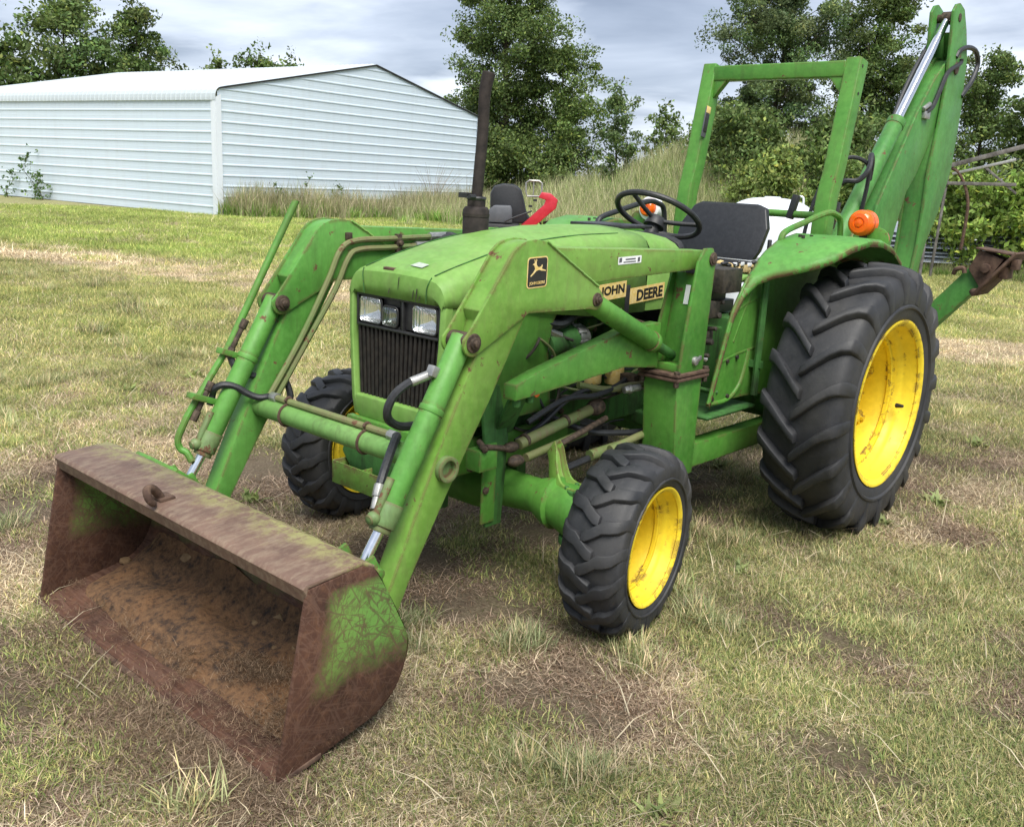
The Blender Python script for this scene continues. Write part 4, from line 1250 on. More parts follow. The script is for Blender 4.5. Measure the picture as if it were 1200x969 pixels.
b.loft([[(XB - .064, y, z), (XB + .064, y, z), (XB + .064, y - .012, z), (XB - .064, y - .012, z)] for y, z in [(3.93, 1.03), (4.005, 1.22), (4.16, 1.44), (4.283, 1.707), (4.30, 2.095), (4.262, 2.40), (4.17, 2.57)]])
T(b, 'dipper_web', BHGREEN, .002, parent=dp)
b = B()
b.cyl((XB - .080, 4.017, 2.632), (XB + .080, 4.017, 2.632), .026, 18)
T(b, 'dipper_pin', GREASE, .003, parent=dp)
# dipper cylinder lying along the boom
c0, c1 = Vector((XB, 2.830, 1.30)), Vector((XB, 4.017, 2.632))
d = (c1 - c0).normalized()
b = B()
b.cyl(c0 - d * .22, c0 + d * .87, .052, 24); b.cyl(c0 + d * .84, c0 + d * .89, .056, 24)
cy = T(b, 'dipper_cylinder', BHGREEN, .004)
b = B()
b.cyl(c0 + d * .85, c1, .026, 20)
T(b, 'piston_rod', CHROME, parent=cy)
b = B()
b.cyl(c1 - Vector((.03, 0, 0)), c1 + Vector((.03, 0, 0)), .040, 20)
T(b, 'rod_eye', GREASE, .003, parent=cy)
# backhoe bucket, curled behind the tractor
b = B()
bk = [(3.80, .90), (3.98, .90), (4.06, .76), (4.10, .56), (4.00, .40), (3.82, .36), (3.62, .44), (3.56, .50), (3.72, .52), (3.76, .68)]
b.prism(bk, 'x', XB - .17, XB - .158); b.prism(bk, 'x', XB + .158, XB + .17)
b.prism([(3.98, .90), (4.06, .76), (4.10, .56), (4.00, .40), (3.82, .36), (3.56, .48), (3.555, .465), (3.82, .345), (4.01, .39), (4.115, .56), (4.075, .77), (3.99, .915)], 'x', XB - .165, XB + .165)
T(b, 'backhoe_bucket', RUSTM, .003)
# hoses on the backhoe
for pts, r in (([(.11, 3.36, 1.34), (.10, 3.29, 1.45), (.10, 3.296, 1.55), (.10, 3.322, 1.686), (.10, 3.40, 1.76), (.10, 3.469, 1.82), (.10, 3.50, 1.90), (.09, 3.654, 2.119), (.09, 3.791, 2.286), (.09, 3.941, 2.432), (.095, 3.985, 2.47), (.11, 4.02, 2.45)], .015),
               ([(.02, 2.70, .80), (.03, 2.74, 1.20), (.07, 2.78, 1.45), (.15, 2.80, 1.58), (.23, 2.83, 1.595), (.27, 2.86, 1.66), (.25, 2.92, 1.74), (.22, 3.02, 1.70), (.20, 3.06, 1.60)], .015),
               ([(-.02, 2.72, .80), (-.01, 2.74, 1.30), (.06, 2.78, 1.62), (.14, 2.80, 1.705), (.20, 2.84, 1.72), (.25, 2.90, 1.68), (.25, 2.92, 1.58), (.23, 2.93, 1.42)], .012),
               ([(.245, 4.06, 2.40), (.25, 4.10, 2.445), (.255, 4.224, 2.48), (.255, 4.382, 2.479), (.255, 4.473, 2.409), (.255, 4.407, 2.294), (.25, 4.307, 2.213), (.245, 4.27, 2.18)], .016),
               ([(.255, 4.14, 2.40), (.255, 4.127, 2.37), (.255, 3.933, 2.296), (.25, 3.858, 2.186), (.24, 3.799, 2.079), (.235, 3.711, 2.036)], .014)):
    tb('backhoe_hose', pts, r, HOSE, 8, 6, bm_)
b = B()
b.box((XB + .058, 3.72, 2.02), (.03, .09, .045)); b.cyl((XB + .06, 3.66, 2.05), (XB + .06, 3.76, 2.09), .015, 8)
T(b, 'backhoe_fitting', STEEL, .002, parent=bm_)
T(B().cyl((.23, 2.93, 1.34), (.23, 2.93, 1.43), .018, 8), 'backhoe_fitting', STEEL, .002, parent=bm_)
T(B().cyl((.10, 3.50, 1.89), (.095, 3.55, 1.965), .018, 8), 'backhoe_fitting', STEEL, .002, parent=bm_)
# stabilizer, folded up
b = B()
YS = 2.72
sp = [Vector((.40, .42)), Vector((1.00, 1.165))]
d = (sp[1] - sp[0]).normalized(); n = Vector((-d.y, d.x))
b.prism([tuple(sp[0] + n * .05), tuple(sp[1] + n * .055), tuple(sp[1] - n * .055), tuple(sp[0] - n * .05)], 'y', YS - .04, YS + .04)
stab = T(b, 'stabilizer_leg', BHGREEN, .005)
b = B()
b.prism([(.945, 1.175), (.985, 1.275), (1.105, 1.235), (1.02, 1.075)], 'y', YS - .062, YS - .050)
b.prism([(.945, 1.175), (.985, 1.275), (1.105, 1.235), (1.02, 1.075)], 'y', YS + .050, YS + .062)
b.bar((1.00, YS, 1.045), (1.175, YS, 1.275), .26, .014, (-1, 0, 1))
b.bar((.97, YS, 1.282), (1.15, YS, 1.262), .16, .010)
b.cyl((1.03, YS - .085, 1.185), (1.03, YS + .085, 1.185), .024, 16)
b.box((1.12, YS - .03, 1.17), (.04, .10, .06)); b.box((1.165, YS - .05, 1.215), (.03, .08, .05))
T(b, 'stabilizer_pad', RUSTM, .003, parent=stab)
b = B()
b.tube([(.875, YS - .05, 1.14), (.885, YS - .06, 1.165), (.92, YS - .06, 1.175), (.93, YS - .06, 1.15)], .012, 8, smooth=4)
b.ball((1.00, YS - .07, 1.06), (.03, .02, .02), 6)
T(b, 'stabilizer_hook', RUSTM, parent=stab)

# ================================================================== GROUND
def vnoise(x, y, s, seed=0):
    x = np.asarray(x, float) / s + seed * 17.13; y = np.asarray(y, float) / s + seed * 5.71
    xi, yi = np.floor(x).astype(np.int64), np.floor(y).astype(np.int64)
    fx, fy = x - xi, y - yi
    fx, fy = fx * fx * (3 - 2 * fx), fy * fy * (3 - 2 * fy)
    def h(a, b):
        n = (a * 374761393 + b * 668265263 + seed * 1442695) & 0x7fffffff
        n = ((n ^ (n >> 13)) * 1274126177) & 0x7fffffff
        return ((n ^ (n >> 16)) & 0xffff) / 65535.0
    return (h(xi, yi) * (1 - fx) + h(xi + 1, yi) * fx) * (1 - fy) + (h(xi, yi + 1) * (1 - fx) + h(xi + 1, yi + 1) * fx) * fy
def fbm(x, y, s, seed=0, o=4):
    t, a, w = 0, .5, 0
    for i in range(o):
        t = t + a * vnoise(x, y, s / 2 ** i, seed + i * 3); w += a; a *= .55
    return t / w
def hz(x, y):
    x, y = np.asarray(x, float), np.asarray(y, float)
    h = 2.5 * np.exp(-(((x + 15.5) / 6.5) ** 2 + ((y - 30) / 5.5) ** 2))
    h = h + 1.2 * np.exp(-(((x + 5) / 9) ** 2 + ((y - 33) / 6) ** 2))
    d = np.hypot(x - .5, y - .5)
    h = h + (fbm(x, y, 9, 4) - .5) * .30 * np.clip((d - 7) / 12, 0, 1)
    h = h + (fbm(x, y, .55, 9) - .5) * .035 * np.clip((d - .2), .4, 1)
    return h
def smooth(v, a, b):
    t = np.clip((v - a) / (b - a), 0, 1)
    return t * t * (3 - 2 * t)
def path_mask(x, y):
    """worn mown track running past the tractor towards the shed"""
    t = np.clip((x + 13) / 13.0, -.6, 1.8)
    yc = 3.0 + 5.1 * t + .55 * np.sin(x * .35)
    w = 1.15 + .35 * (fbm(x, y, 2.2, 31) - .5) * 2
    return 1 - smooth(np.abs(y - yc) / 1.05, w * .55, w * 1.25)
SPOTS = [(.25, -1.47, .55, .10), (-.35, -1.50, .50, .09), (-1.25, -1.35, .25, .12), (1.31, .51, .36, .27), (1.05, -.58, .34, .18), (.72, -.62, .28, .14), (-1.3, -1.75, .3, .15), (-.4, -1.75, .75, .28), (-1.15, -1.62, .35, .2), (.1, -.3, .9, .6), (0, .8, .62, 1.1), (.45, -1.35, .3, .16), (1.75, -.25, .25, .18), (.95, -.02, .2, .12), (-.6, -.95, .6, .22), (2.05, .35, .22, .15)]
def bare_mask(x, y):
    x, y = np.asarray(x, float), np.asarray(y, float)
    m = np.zeros_like(x)
    wob = (fbm(x, y, .35, 51) - .5) * 1.7
    for cx, cy, rx, ry in SPOTS:
        m = np.maximum(m, 1 - smooth(np.hypot((x - cx) / rx, (y - cy) / ry) + wob, .55, 1.25))
    d = np.hypot(x - 1.2, y + .6)
    near = 1 - smooth(d, 3.0, 6.0)
    m = np.maximum(m, smooth(fbm(x, y, .8, 77), .54, .68) * near * .95)
    m = np.maximum(m, smooth(fbm(x, y, .5, 79), .62, .72) * .6 * (.25 + .75 * near))
    return m
def dry_mask(x, y):
    x, y = np.asarray(x, float), np.asarray(y, float)
    d = np.hypot(x - 1.4, y + .5)
    near = 1 - smooth(d, 2.5, 6.5)
    m = smooth(fbm(x, y, 1.1, 12), .38, .56) * (.26 + .56 * near) + .10 + .20 * near
    m = np.maximum(m, path_mask(x, y) * .95)
    m = np.maximum(m, smooth(fbm(x, y, 3.5, 15), .58, .75) * .35)
    return np.clip(m, 0, 1)

def gauss_axis(lo, hi, f0, f1, step):
    a = list(np.arange(f0, f1, step))
    s, v = step, f0
    while v > lo:
        s *= 1.22; v -= s; a.insert(0, v)
    s, v = step, a[-1]
    while v < hi:
        s *= 1.22; v += s; a.append(v)
    return np.array(a)
gx = gauss_axis(-700, 700, -9, 6, .14)
gy = gauss_axis(-700, 900, -3.5, 14, .14)
GX, GY = np.meshgrid(gx, gy)
far = np.clip(1 - (np.hypot(GX, GY) - 60) / 60, 0, 1)
GZ = hz(GX, GY) * far
nx_, ny_ = len(gx), len(gy)
idx = np.arange(nx_ * ny_).reshape(ny_, nx_)
quads = np.stack([idx[:-1, :-1], idx[:-1, 1:], idx[1:, 1:], idx[1:, :-1]], -1).reshape(-1, 4)
me = bpy.data.meshes.new('ground')
me.from_pydata(np.stack([GX, GY, GZ], -1).reshape(-1, 3).tolist(), [], quads.tolist())
for nm, arr in (('dry', dry_mask(GX, GY)), ('bare', bare_mask(GX, GY)), ('track', path_mask(GX, GY))):
    at_ = me.attributes.new(nm, 'FLOAT', 'POINT')
    at_.data.foreach_set('value', arr.reshape(-1).astype(np.float32))
me.polygons.foreach_set('use_smooth', [True] * len(me.polygons))
def ground_mat():
    m, t, p = new_mat('lawn_soil_and_thatch')
    co = objco(t)
    def att(n):
        a = t.nodes.new('ShaderNodeAttribute'); a.attribute_name = n
        return a.outputs['Fac']
    n1, n2, n3 = noise(t, co, 3.0, 8, .65), noise(t, co, 26, 8, .7), noise(t, co, 110, 4, .7)
    green = mixc(t, ramp(t, n2, [(.35, (0, 0, 0)), (.65, (1, 1, 1))]), (.150, .175, .052), (.310, .325, .125))
    straw = mixc(t, ramp(t, n2, [(.35, (0, 0, 0)), (.65, (1, 1, 1))]), (.190, .150, .098), (.42, .345, .235))
    soil = mixc(t, ramp(t, n2, [(.35, (0, 0, 0)), (.68, (1, 1, 1))]), (.042, .030, .022), (.115, .082, .058))
    c = mixc(t, math_(t, 'ADD', att('dry'), math_(t, 'MULTIPLY', math_(t, 'SUBTRACT', n1, .5), .7), True), green, straw)
    c = mixc(t, math_(t, 'MULTIPLY', att('track'), .75), c, mixc(t, n2, (.26, .20, .12), (.42, .34, .21)))
    c = mixc(t, math_(t, 'MULTIPLY', att('bare'), ramp(t, n2, [(.30, (.55,) * 3), (.6, (1, 1, 1))])), c, soil)
    c = mixc(t, math_(t, 'MULTIPLY', ramp(t, n3, [(.45, (0, 0, 0)), (.62, (1, 1, 1))]), .35), c, (.36, .30, .20))
    t.links.new(c, p.inputs['Base Color'])
    p.inputs['Roughness'].default_value = .95
    p.inputs['Specular IOR Level'].default_value = .1
    bump(t, p, n2, .9, .03)
    return m
me.materials.append(ground_mat())
ground = link('ground', me, None, None, kind='structure')
ground['label'] = 'patchy lawn of short green and straw grass with bare soil'

# ------------------------------------------------------------------ grass
def attr_mat(name, transl=.35, rough=.7, inst=True, gain=1.0):
    m, t, p = new_mat(name)
    a = t.nodes.new('ShaderNodeAttribute')
    a.attribute_name = 'tint'
    a.attribute_type = 'INSTANCER' if inst else 'GEOMETRY'
    b_ = t.nodes.new('ShaderNodeAttribute')
    b_.attribute_name = 'shade'
    c = mixc(t, 1.0, a.outputs['Color'], b_.outputs['Color'], 'MULTIPLY') if inst else a.outputs['Color']
    t.links.new(c, p.inputs['Base Color'])
    p.inputs['Roughness'].default_value = rough
    p.inputs['Specular IOR Level'].default_value = .25
    tr = t.nodes.new('ShaderNodeBsdfTranslucent')
    t.links.new(c, tr.inputs[0])
    mx = t.nodes.new('ShaderNodeMixShader')
    mx.inputs[0].default_value = transl
    t.links.new(p.outputs[0], mx.inputs[1]); t.links.new(tr.outputs[0], mx.inputs[2])
    t.links.new(mx.outputs[0], t.nodes['Material Output'].inputs[0])
    return m
GRASSM = attr_mat('grass_blade')
def blades(n, spread, h0, h1, lean, width, seed, tintf):
    r = np.random.default_rng(seed)
    px, py = r.normal(0, spread, n), r.normal(0, spread, n)
    h = r.uniform(h0, h1, n)
    az = r.uniform(0, 2 * np.pi, n)
    le = np.clip(r.normal(lean, .25, n), 0, 1.5)            # angle off vertical
    w = width * r.uniform(.6, 1.3, n)
    cu = r.uniform(.1, .6, n)
    V, Fs, Cc = [], [], []
    for i in range(n):
        d = np.array([np.cos(az[i]), np.sin(az[i]), 0]); s = np.array([-d[1], d[0], 0]) * w[i] / 2
        b0 = np.array([px[i], py[i], -.006])
        a1, a2 = le[i], le[i] + cu[i]
        p1 = b0 + (d * np.sin(a1) + np.array([0, 0, np.cos(a1)])) * h[i] * .5
        p2 = p1 + (d * np.sin(a2) + np.array([0, 0, np.cos(a2)])) * h[i] * .5
        p2[2] = max(p2[2], .004); p1[2] = max(p1[2], .006)
        o = len(V)
        V += [b0 - s, b0 + s, p1 - s * .8, p1 + s * .8, p2]
        Fs += [(o, o + 1, o + 3, o + 2), (o + 2, o + 3, o + 4)]
        c = tintf(r)
        Cc += [c] * 5
    return V, Fs, Cc
def clump(name, parts, coll, mat):
    V, Fs, Cc = [], [], []
    for pr in parts:
        v, f, c = blades(*pr)
        o = len(V)
        V += v; Fs += [tuple(i + o for i in q) for q in f]; Cc += c
    me = bpy.data.meshes.new(name)
    me.from_pydata([tuple(p) for p in V], [], Fs)
    a = me.attributes.new('shade', 'FLOAT_COLOR', 'POINT')
    a.data.foreach_set('color', np.array([(*c, 1) for c in Cc], np.float32).reshape(-1))
    me.materials.append(mat)
    o = bpy.data.objects.new(name, me)
    coll.objects.link(o)
    return o
def var(base, sp):
    def f(r):
        k = r.uniform(1 - sp, 1 + sp)
        return tuple(np.clip(np.array(base) * k * r.uniform(.92, 1.08, 3), 0, 3))
    return f
def pickc(lst):
    def f(r):
        b_ = lst[r.integers(len(lst))]
        k = r.uniform(.65, 1.3)
        return tuple(np.array(b_) * k)
    return f
gc = bpy.data.collections.new('grass_sources')
W3 = (1, 1, 1)
mixg = pickc([W3, W3, W3, (2.3, 1.7, 2.2), (1.6, 1.3, 1.3), (.6, .7, .5)])
SRC = []
for k in range(4): SRC.append(clump('a_short_%d' % k, [(200, .055, .020, .050, .70, .0030, 100 + k, mixg)], gc, GRASSM))
for k in range(4): SRC.append(clump('b_thatch_%d' % k, [(170, .065, .025, .085, 1.30, .0026, 200 + k, pickc([W3, W3, (.55, .50, .45), (1.35, 1.35, 1.4), (.40, .34, .30)]))], gc, GRASSM))
for k in range(3): SRC.append(clump('c_tuft_%d' % k, [(170, .038, .05, .12, .55, .0036, 300 + k, mixg)], gc, GRASSM))
for k in range(2): SRC.append(clump('d_broadleaf_%d' % k, [(26, .025, .05, .10, .85, .020, 400 + k, var((1, 1, 1), .25))], gc, GRASSM))
for k in range(2): SRC.append(clump('e_straws_%d' % k, [(9, .06, .10, .24, 1.45, .0034, 450 + k, pickc([W3, (1.2, 1.2, 1.2), (.7, .65, .6)]))], gc, GRASSM))
def scatter(name, xy, z, kind_i, rot, scale, tint, coll, label):
    me = bpy.data.meshes.new(name)
    pts = np.column_stack([xy, z])
    me.from_pydata(pts.tolist(), [], [])
    a = me.attributes.new('pick', 'INT', 'POINT'); a.data.foreach_set('value', kind_i.astype(np.int32))
    a = me.attributes.new('spin', 'FLOAT', 'POINT'); a.data.foreach_set('value', rot.astype(np.float32))
    a = me.attributes.new('size', 'FLOAT', 'POINT'); a.data.foreach_set('value', scale.astype(np.float32))
    a = me.attributes.new('tint', 'FLOAT_COLOR', 'POINT'); a.data.foreach_set('color', np.column_stack([tint, np.ones(len(tint))]).astype(np.float32).reshape(-1))
    o = link(name, me, None, label, kind='stuff')
    ng = bpy.data.node_groups.new(name, 'GeometryNodeTree')
    ng.interface.new_socket('Geometry', in_out='INPUT', socket_type='NodeSocketGeometry')
    ng.interface.new_socket('Geometry', in_out='OUTPUT', socket_type='NodeSocketGeometry')
    gi, go = ng.nodes.new('NodeGroupInput'), ng.nodes.new('NodeGroupOutput')
    ci = ng.nodes.new('GeometryNodeCollectionInfo')
    ci.inputs['Collection'].default_value = coll
    ci.inputs['Separate Children'].default_value = True
    ci.inputs['Reset Children'].default_value = True
    ip = ng.nodes.new('GeometryNodeInstanceOnPoints')
    ip.inputs['Pick Instance'].default_value = True
    def na(n, ty):
        q = ng.nodes.new('GeometryNodeInputNamedAttribute'); q.data_type = ty; q.inputs[0].default_value = n
        return q.outputs['Attribute']
    ng.links.new(gi.outputs[0], ip.inputs['Points'])
    ng.links.new(ci.outputs[0], ip.inputs['Instance'])
    ng.links.new(na('pick', 'INT'), ip.inputs['Instance Index'])
    cx = ng.nodes.new('ShaderNodeCombineXYZ')
    ng.links.new(na('spin', 'FLOAT'), cx.inputs[2])
    ng.links.new(cx.outputs[0], ip.inputs['Rotation'])
    ng.links.new(na('size', 'FLOAT'), ip.inputs['Scale'])
    ng.links.new(ip.outputs[0], go.inputs[0])
    md = o.modifiers.new('scatter', 'NODES')
    md.node_group = ng
    return o
def in_bucket(x, y): return (np.abs(x) < .715) & (y > -1.40) & (y < -.98)
def visible(xy, margin):
    v = np.column_stack([xy, np.zeros(len(xy))]) - np.array(CAM)
    f, r = np.array(_F), np.array(_R)
    z = v @ f
    return (z > .3) & (np.abs(v @ r) < z * (.545 + margin) + .5)
def zone(d0, d1, dens, sc0, sc1, seed):
    """random points in a ring of the lawn around the viewer, within sight"""
    r = np.random.default_rng(seed)
    n = int(dens * math.pi * (d1 * d1 - d0 * d0) * .34)
    a = math.atan2(_F.y, _F.x) + r.uniform(-.61 * math.pi / 2 * 1.1, .61 * math.pi / 2 * 1.1, n)
    d = np.sqrt(r.uniform(d0 * d0, d1 * d1, n))
    xy = np.column_stack([CAM.x + d * np.cos(a), CAM.y + d * np.sin(a)])
    xy = xy[visible(xy, .12)]
    return xy, r.uniform(sc0, sc1, len(xy)), r
pieces = []
SH_C = np.array([-22.744, 12.502]); SH_G = np.array([-.12503, .99215]); SH_L = np.array([-.99215, -.12503])
for d0, d1, dens, s0, s1, sd in ((.8, 4.2, 520, .8, 1.15, 1), (4.2, 8, 260, .95, 1.4, 2), (8, 15, 95, 1.3, 2.0, 3), (15, 32, 26, 1.9, 3.2, 4)):
    xy, sc, r = zone(d0, d1, dens, s0, s1, sd)
    x, y = xy[:, 0], xy[:, 1]
    rel = xy - SH_C
    inshed = ((rel @ SH_G) > -.3) & ((rel @ SH_L) > -.05)
    dry, bare, trk = dry_mask(x, y), bare_mask(x, y), path_mask(x, y)
    n = len(x)
    u = r.uniform(0, 1, n)
    keep = (u > bare * .93) & ~inshed & ~in_bucket(x, y) & (r.uniform(0, 1, n) > trk * .45)
    q = r.uniform(0, 1, n)
    dryq = q < dry * .85
    kind_i = np.where(dryq, 4 + r.integers(0, 4, n), r.integers(0, 4, n))
    # tufts
    tm = smooth(fbm(x, y, .45, 63), .60, .72) * (1 - trk)
    tuft = (r.uniform(0, 1, n) < tm * .07 + .004) & (d1 < 20)
    kind_i = np.where(tuft & ~dryq, 8 + r.integers(0, 3, n), kind_i)
    bl = (r.uniform(0, 1, n) < .004) & (d1 < 9)
    kind_i = np.where(bl, 11 + r.integers(0, 2, n), kind_i)
    ls = (r.uniform(0, 1, n) < .055) & (d1 < 9)
    kind_i = np.where(ls, 13 + r.integers(0, 2, n), kind_i)
    green = np.array([.180, .240, .058]); grey = np.array([.270, .285, .140]); yel = np.array([.350, .385, .125]); straw = np.array([.60, .51, .345]); brown = np.array([.300, .225, .160])
    g1 = fbm(x, y, 2.3, 81)[:, None]; g2 = r.uniform(0, 1, (n, 1))
    far_ = smooth(np.hypot(x - CAM.x, y - CAM.y), 4, 9)[:, None]
    tg = green * (1 - g1) + grey * g1
    tg = tg * (1 - .55 * g2 * far_) + yel * (.55 * g2 * far_)
    beyond = smooth(y - (3.0 + 5.1 * np.clip((x + 13) / 13.0, -.6, 1.8)), 1.0, 3.0)[:, None] * smooth(-x, 2, 8)[:, None]
    tg = tg * (1 - .7 * beyond) + np.array([.235, .335, .075]) * .7 * beyond
    ts = straw * (1 - .55 * g2) + brown * .55 * g2
    ts = np.where(trk[:, None] > .4, straw * (.9 + .35 * g2), ts)
    under = (bare_mask(x, y) > .25)[:, None]
    ts = np.where(under, brown * (.8 + .5 * g2), ts)
    tint = np.where((kind_i >= 4)[:, None] & (kind_i < 8)[:, None], ts, tg) * r.uniform(.75, 1.25, (n, 1))
    tint = np.where(((kind_i >= 8) & (kind_i < 11))[:, None], grey * r.uniform(.9, 1.5, (n, 1)), tint)
    tint = tint * (.60 + .80 * fbm(x, y, .38, 97))[:, None] * (.72 + .56 * fbm(x, y, 1.7, 98))[:, None] * 1.24
    tint = np.where((kind_i >= 13)[:, None], np.array([.62, .54, .38]) * r.uniform(.6, 1.15, (n, 1)), tint)
    pieces.append((xy[keep], hz(x, y)[keep], kind_i[keep], r.uniform(0, 6.28, n)[keep], sc[keep], tint[keep]))
# hand-placed long tufts where the photograph has them
hand = np.array([(.64, -.37), (.60, -.33), (.68, -.34), (.63, -.42), (1.25, -.80), (1.21, -.84), (1.28, -.76), (-.12, -.62), (-.05, -.58), (.02, -.66), (.10, -.62), (.40, -.70), (.46, -.66), (1.62, -.98), (1.7, -1.0), (.26, -.62), (.3, -.55), (-1.5, -1.2), (-1.45, -1.3), (.9, .28), (.98, .2), (1.06, .25), (1.9, -.6), (1.95, -.52)])
m = len(hand)
r = np.random.default_rng(5)
pieces.append((hand, hz(hand[:, 0], hand[:, 1]), 8 + r.integers(0, 3, m), r.uniform(0, 6.28, m), r.uniform(.7, 1.05, m), np.array([.26, .29, .15]) * r.uniform(.8, 1.25, (m, 1))))
m = 300
hx, hy = np.clip(r.normal(.30, .32, m), -.5, .76), -1.40 + r.normal(0, .045, m)
hy -= .03 + .08 * smooth(hx, -.4, .2) * r.uniform(0, 1.3, m)
pieces.append((np.column_stack([hx, hy]), hz(hx, hy) + .004, 4 + r.integers(0, 4, m), r.uniform(0, 6.28, m), r.uniform(.6, 1.0, m), np.array([.30, .225, .15]) * r.uniform(.6, 1.3, (m, 1))))
m = 46
hx = np.clip(r.normal(.25, .35, m), -.66, .66); hy = r.uniform(-1.36, -1.12, m)
pieces.append((np.column_stack([hx, hy]), np.interp(hy, [-1.36, -1.19, -1.075], [.045, .08, .105]), 4 + r.integers(0, 4, m), r.uniform(0, 6.28, m), r.uniform(.3, .6, m), np.array([.22, .155, .10]) * r.uniform(.5, 1.4, (m, 1))))
cat = [np.concatenate([p[i] for p in pieces]) for i in range(6)]
scatter('lawn_grass', *cat, gc, 'short mown grass and dry thatch covering the lawn')

# ================================================================== SHED
SHED_W, SHED_L, EAVE, APEX, APX = 12.35, 15.5, 3.30, 4.93, 6.55
shed = empty('shed', (*SH_C, 0), 'long white metal shed with ribbed siding and low gable roof', 'shed')
def sheet_mat(name, a, b_, dirt=.16):
    m, t, p = new_mat(name)
    co = objco(t)
    c = mixc(t, noise(t, co, .7, 5), a, b_)
    d = noise(t, objco(t, (3, 3, .25)), 1.3, 6, .65)
    c = mixc(t, math_(t, 'MULTIPLY', ramp(t, d, [(.48, (0, 0, 0)), (.75, (1, 1, 1))]), dirt), c, (.42, .42, .40))
    t.links.new(c, p.inputs['Base Color'])
    p.inputs['Roughness'].default_value = .42
    p.inputs['Specular IOR Level'].default_value = .4
    bump(t, p, noise(t, co, 1.6, 4), .25, .02)
    return m
SIDING = sheet_mat('white_painted_siding', (.56, .65, .735), (.62, .70, .77))
TRIM = sheet_mat('white_trim', (.68, .73, .79), (.74, .78, .83), .15)
ROOFM = sheet_mat('white_roof_sheet', (.47, .525, .56), (.54, .59, .62), .15)
DARKM = plain('dark_gap', (.020, .020, .022), None, .8, 0, 20, 0)
def G(a, z, o=0): return (SH_C[0] + SH_G[0] * a - SH_L[0] * o, SH_C[1] + SH_G[1] * a - SH_L[1] * o, z)      # along the gable, o outwards
def Lw(a, z, o=0): return (SH_C[0] + SH_L[0] * a - SH_G[0] * o, SH_C[1] + SH_L[1] * a - SH_G[1] * o, z)     # along the side wall
def ST(b, name, mat, bevel=0, parent=None):
    o = b.build(name, mat, None, bevel)
    o.data.polygons.foreach_set('use_smooth', [False] * len(o.data.polygons))
    p = parent or shed
    o.parent = p
    o.matrix_parent_inverse = Matrix.Translation((-SH_C[0], -SH_C[1], 0)) if p is shed else p.matrix_world.inverted()
    return o
def roof_z(a):
    if a < APX:
        z = 3.58 + (APEX - 3.58) * (a - .12) / (APX - .12)
    else:
        z = APEX - (APEX - 3.72) * (a - APX) / (SHED_W - APX)
    return z
NP = 11
pitch_ = EAVE / NP
def panel_prof(z0, z1, top=True):
    """one course: flat pan, small stiffeners, trapezoid rib along its top edge"""
    h = z1 - z0
    pr = [(z0, 0), (z0 + h * .30, 0), (z0 + h * .33, .0015), (z0 + h * .36, .0015), (z0 + h * .39, 0), (z0 + h * .60, 0), (z0 + h * .63, .0015), (z0 + h * .66, .0015), (z0 + h * .69, 0), (z0 + h * .80, 0), (z0 + h * .85, .019), (z0 + h * .95, .019), (z1, .002)]
    return pr
for i in range(NP):
    pr = panel_prof(i * pitch_, (i + 1) * pitch_)
    for a0, a1, lift in ((0.06, 9.86, .004), (9.80, SHED_L, 0)):
        b = B()
        v = [Lw(a, z, o + lift) for a in (a0, a1) for z, o in pr]
        n = len(pr)
        b.add(v, [(k, k + 1, n + k + 1, n + k) for k in range(n - 1)])
        o = ST(b, 'siding_panel', SIDING)
        sm = o.modifiers.new('thick', 'SOLIDIFY'); sm.thickness = .004
i = 0
while i * pitch_ < APEX - .1:
    pr = panel_prof(i * pitch_, (i + 1) * pitch_)
    b = B()
    n = len(pr)
    v, ok = [], True
    ends = []
    for z, o in pr:
        zz = min(z, APEX - .03)
        if zz <= 3.50: a0, a1 = .06, SHED_W - .03
        else:
            a0 = .12 + max(0, (zz + .02 - 3.58)) * (APX - .12) / (APEX - 3.58)
            a0 = max(a0, .06)
            a1 = SHED_W - .03 if zz < 3.70 else SHED_W - (zz + .02 - 3.72) * (SHED_W - APX) / (APEX - 3.72)
        ends.append((max(min(a0, APX), .06), max(a1, APX), zz, o))
    v = [G(e[0], e[2], e[3]) for e in ends] + [G(e[1], e[2], e[3]) for e in ends]
    b.add(v, [(k, k + 1, n + k + 1, n + k) for k in range(n - 1)])
    o = ST(b, 'siding_panel', SIDING)
    sm = o.modifiers.new('thick', 'SOLIDIFY'); sm.thickness = .004
    i += 1
# screws along the ribs are too small to see; corner, base and gable trim
b = B()
b.add([Lw(.17, 0, .045), Lw(.17, EAVE + .02, .045), Lw(-.045, EAVE + .02, .045), Lw(-.045, 0, .045), Lw(.17, 0, .037), Lw(.17, EAVE + .02, .037), Lw(-.037, EAVE + .02, .037), Lw(-.037, 0, .037)], [(0, 1, 2, 3), (7, 6, 5, 4), (0, 4, 5, 1), (0, 3, 7, 4)])
b.add([G(.16, 0, .045), G(.16, EAVE + .12, .045), G(-.045, EAVE + .02, .045), G(-.045, 0, .045), G(.16, 0, .037), G(.16, EAVE + .12, .037), G(-.037, EAVE + .02, .037), G(-.037, 0, .037)], [(0, 1, 2, 3), (7, 6, 5, 4), (0, 4, 5, 1)])
ST(b, 'corner_trim', TRIM)
b = B()
b.add([G(SHED_W - .14, 0, .045), G(SHED_W - .14, 3.66, .045), G(SHED_W + .03, 3.66, .045), G(SHED_W + .03, 0, .045), G(SHED_W + .03, 0, -.1), G(SHED_W + .03, 3.66, -.1)], [(0, 1, 2, 3), (3, 2, 5, 4)])
ST(b, 'corner_trim', TRIM)
b = B()
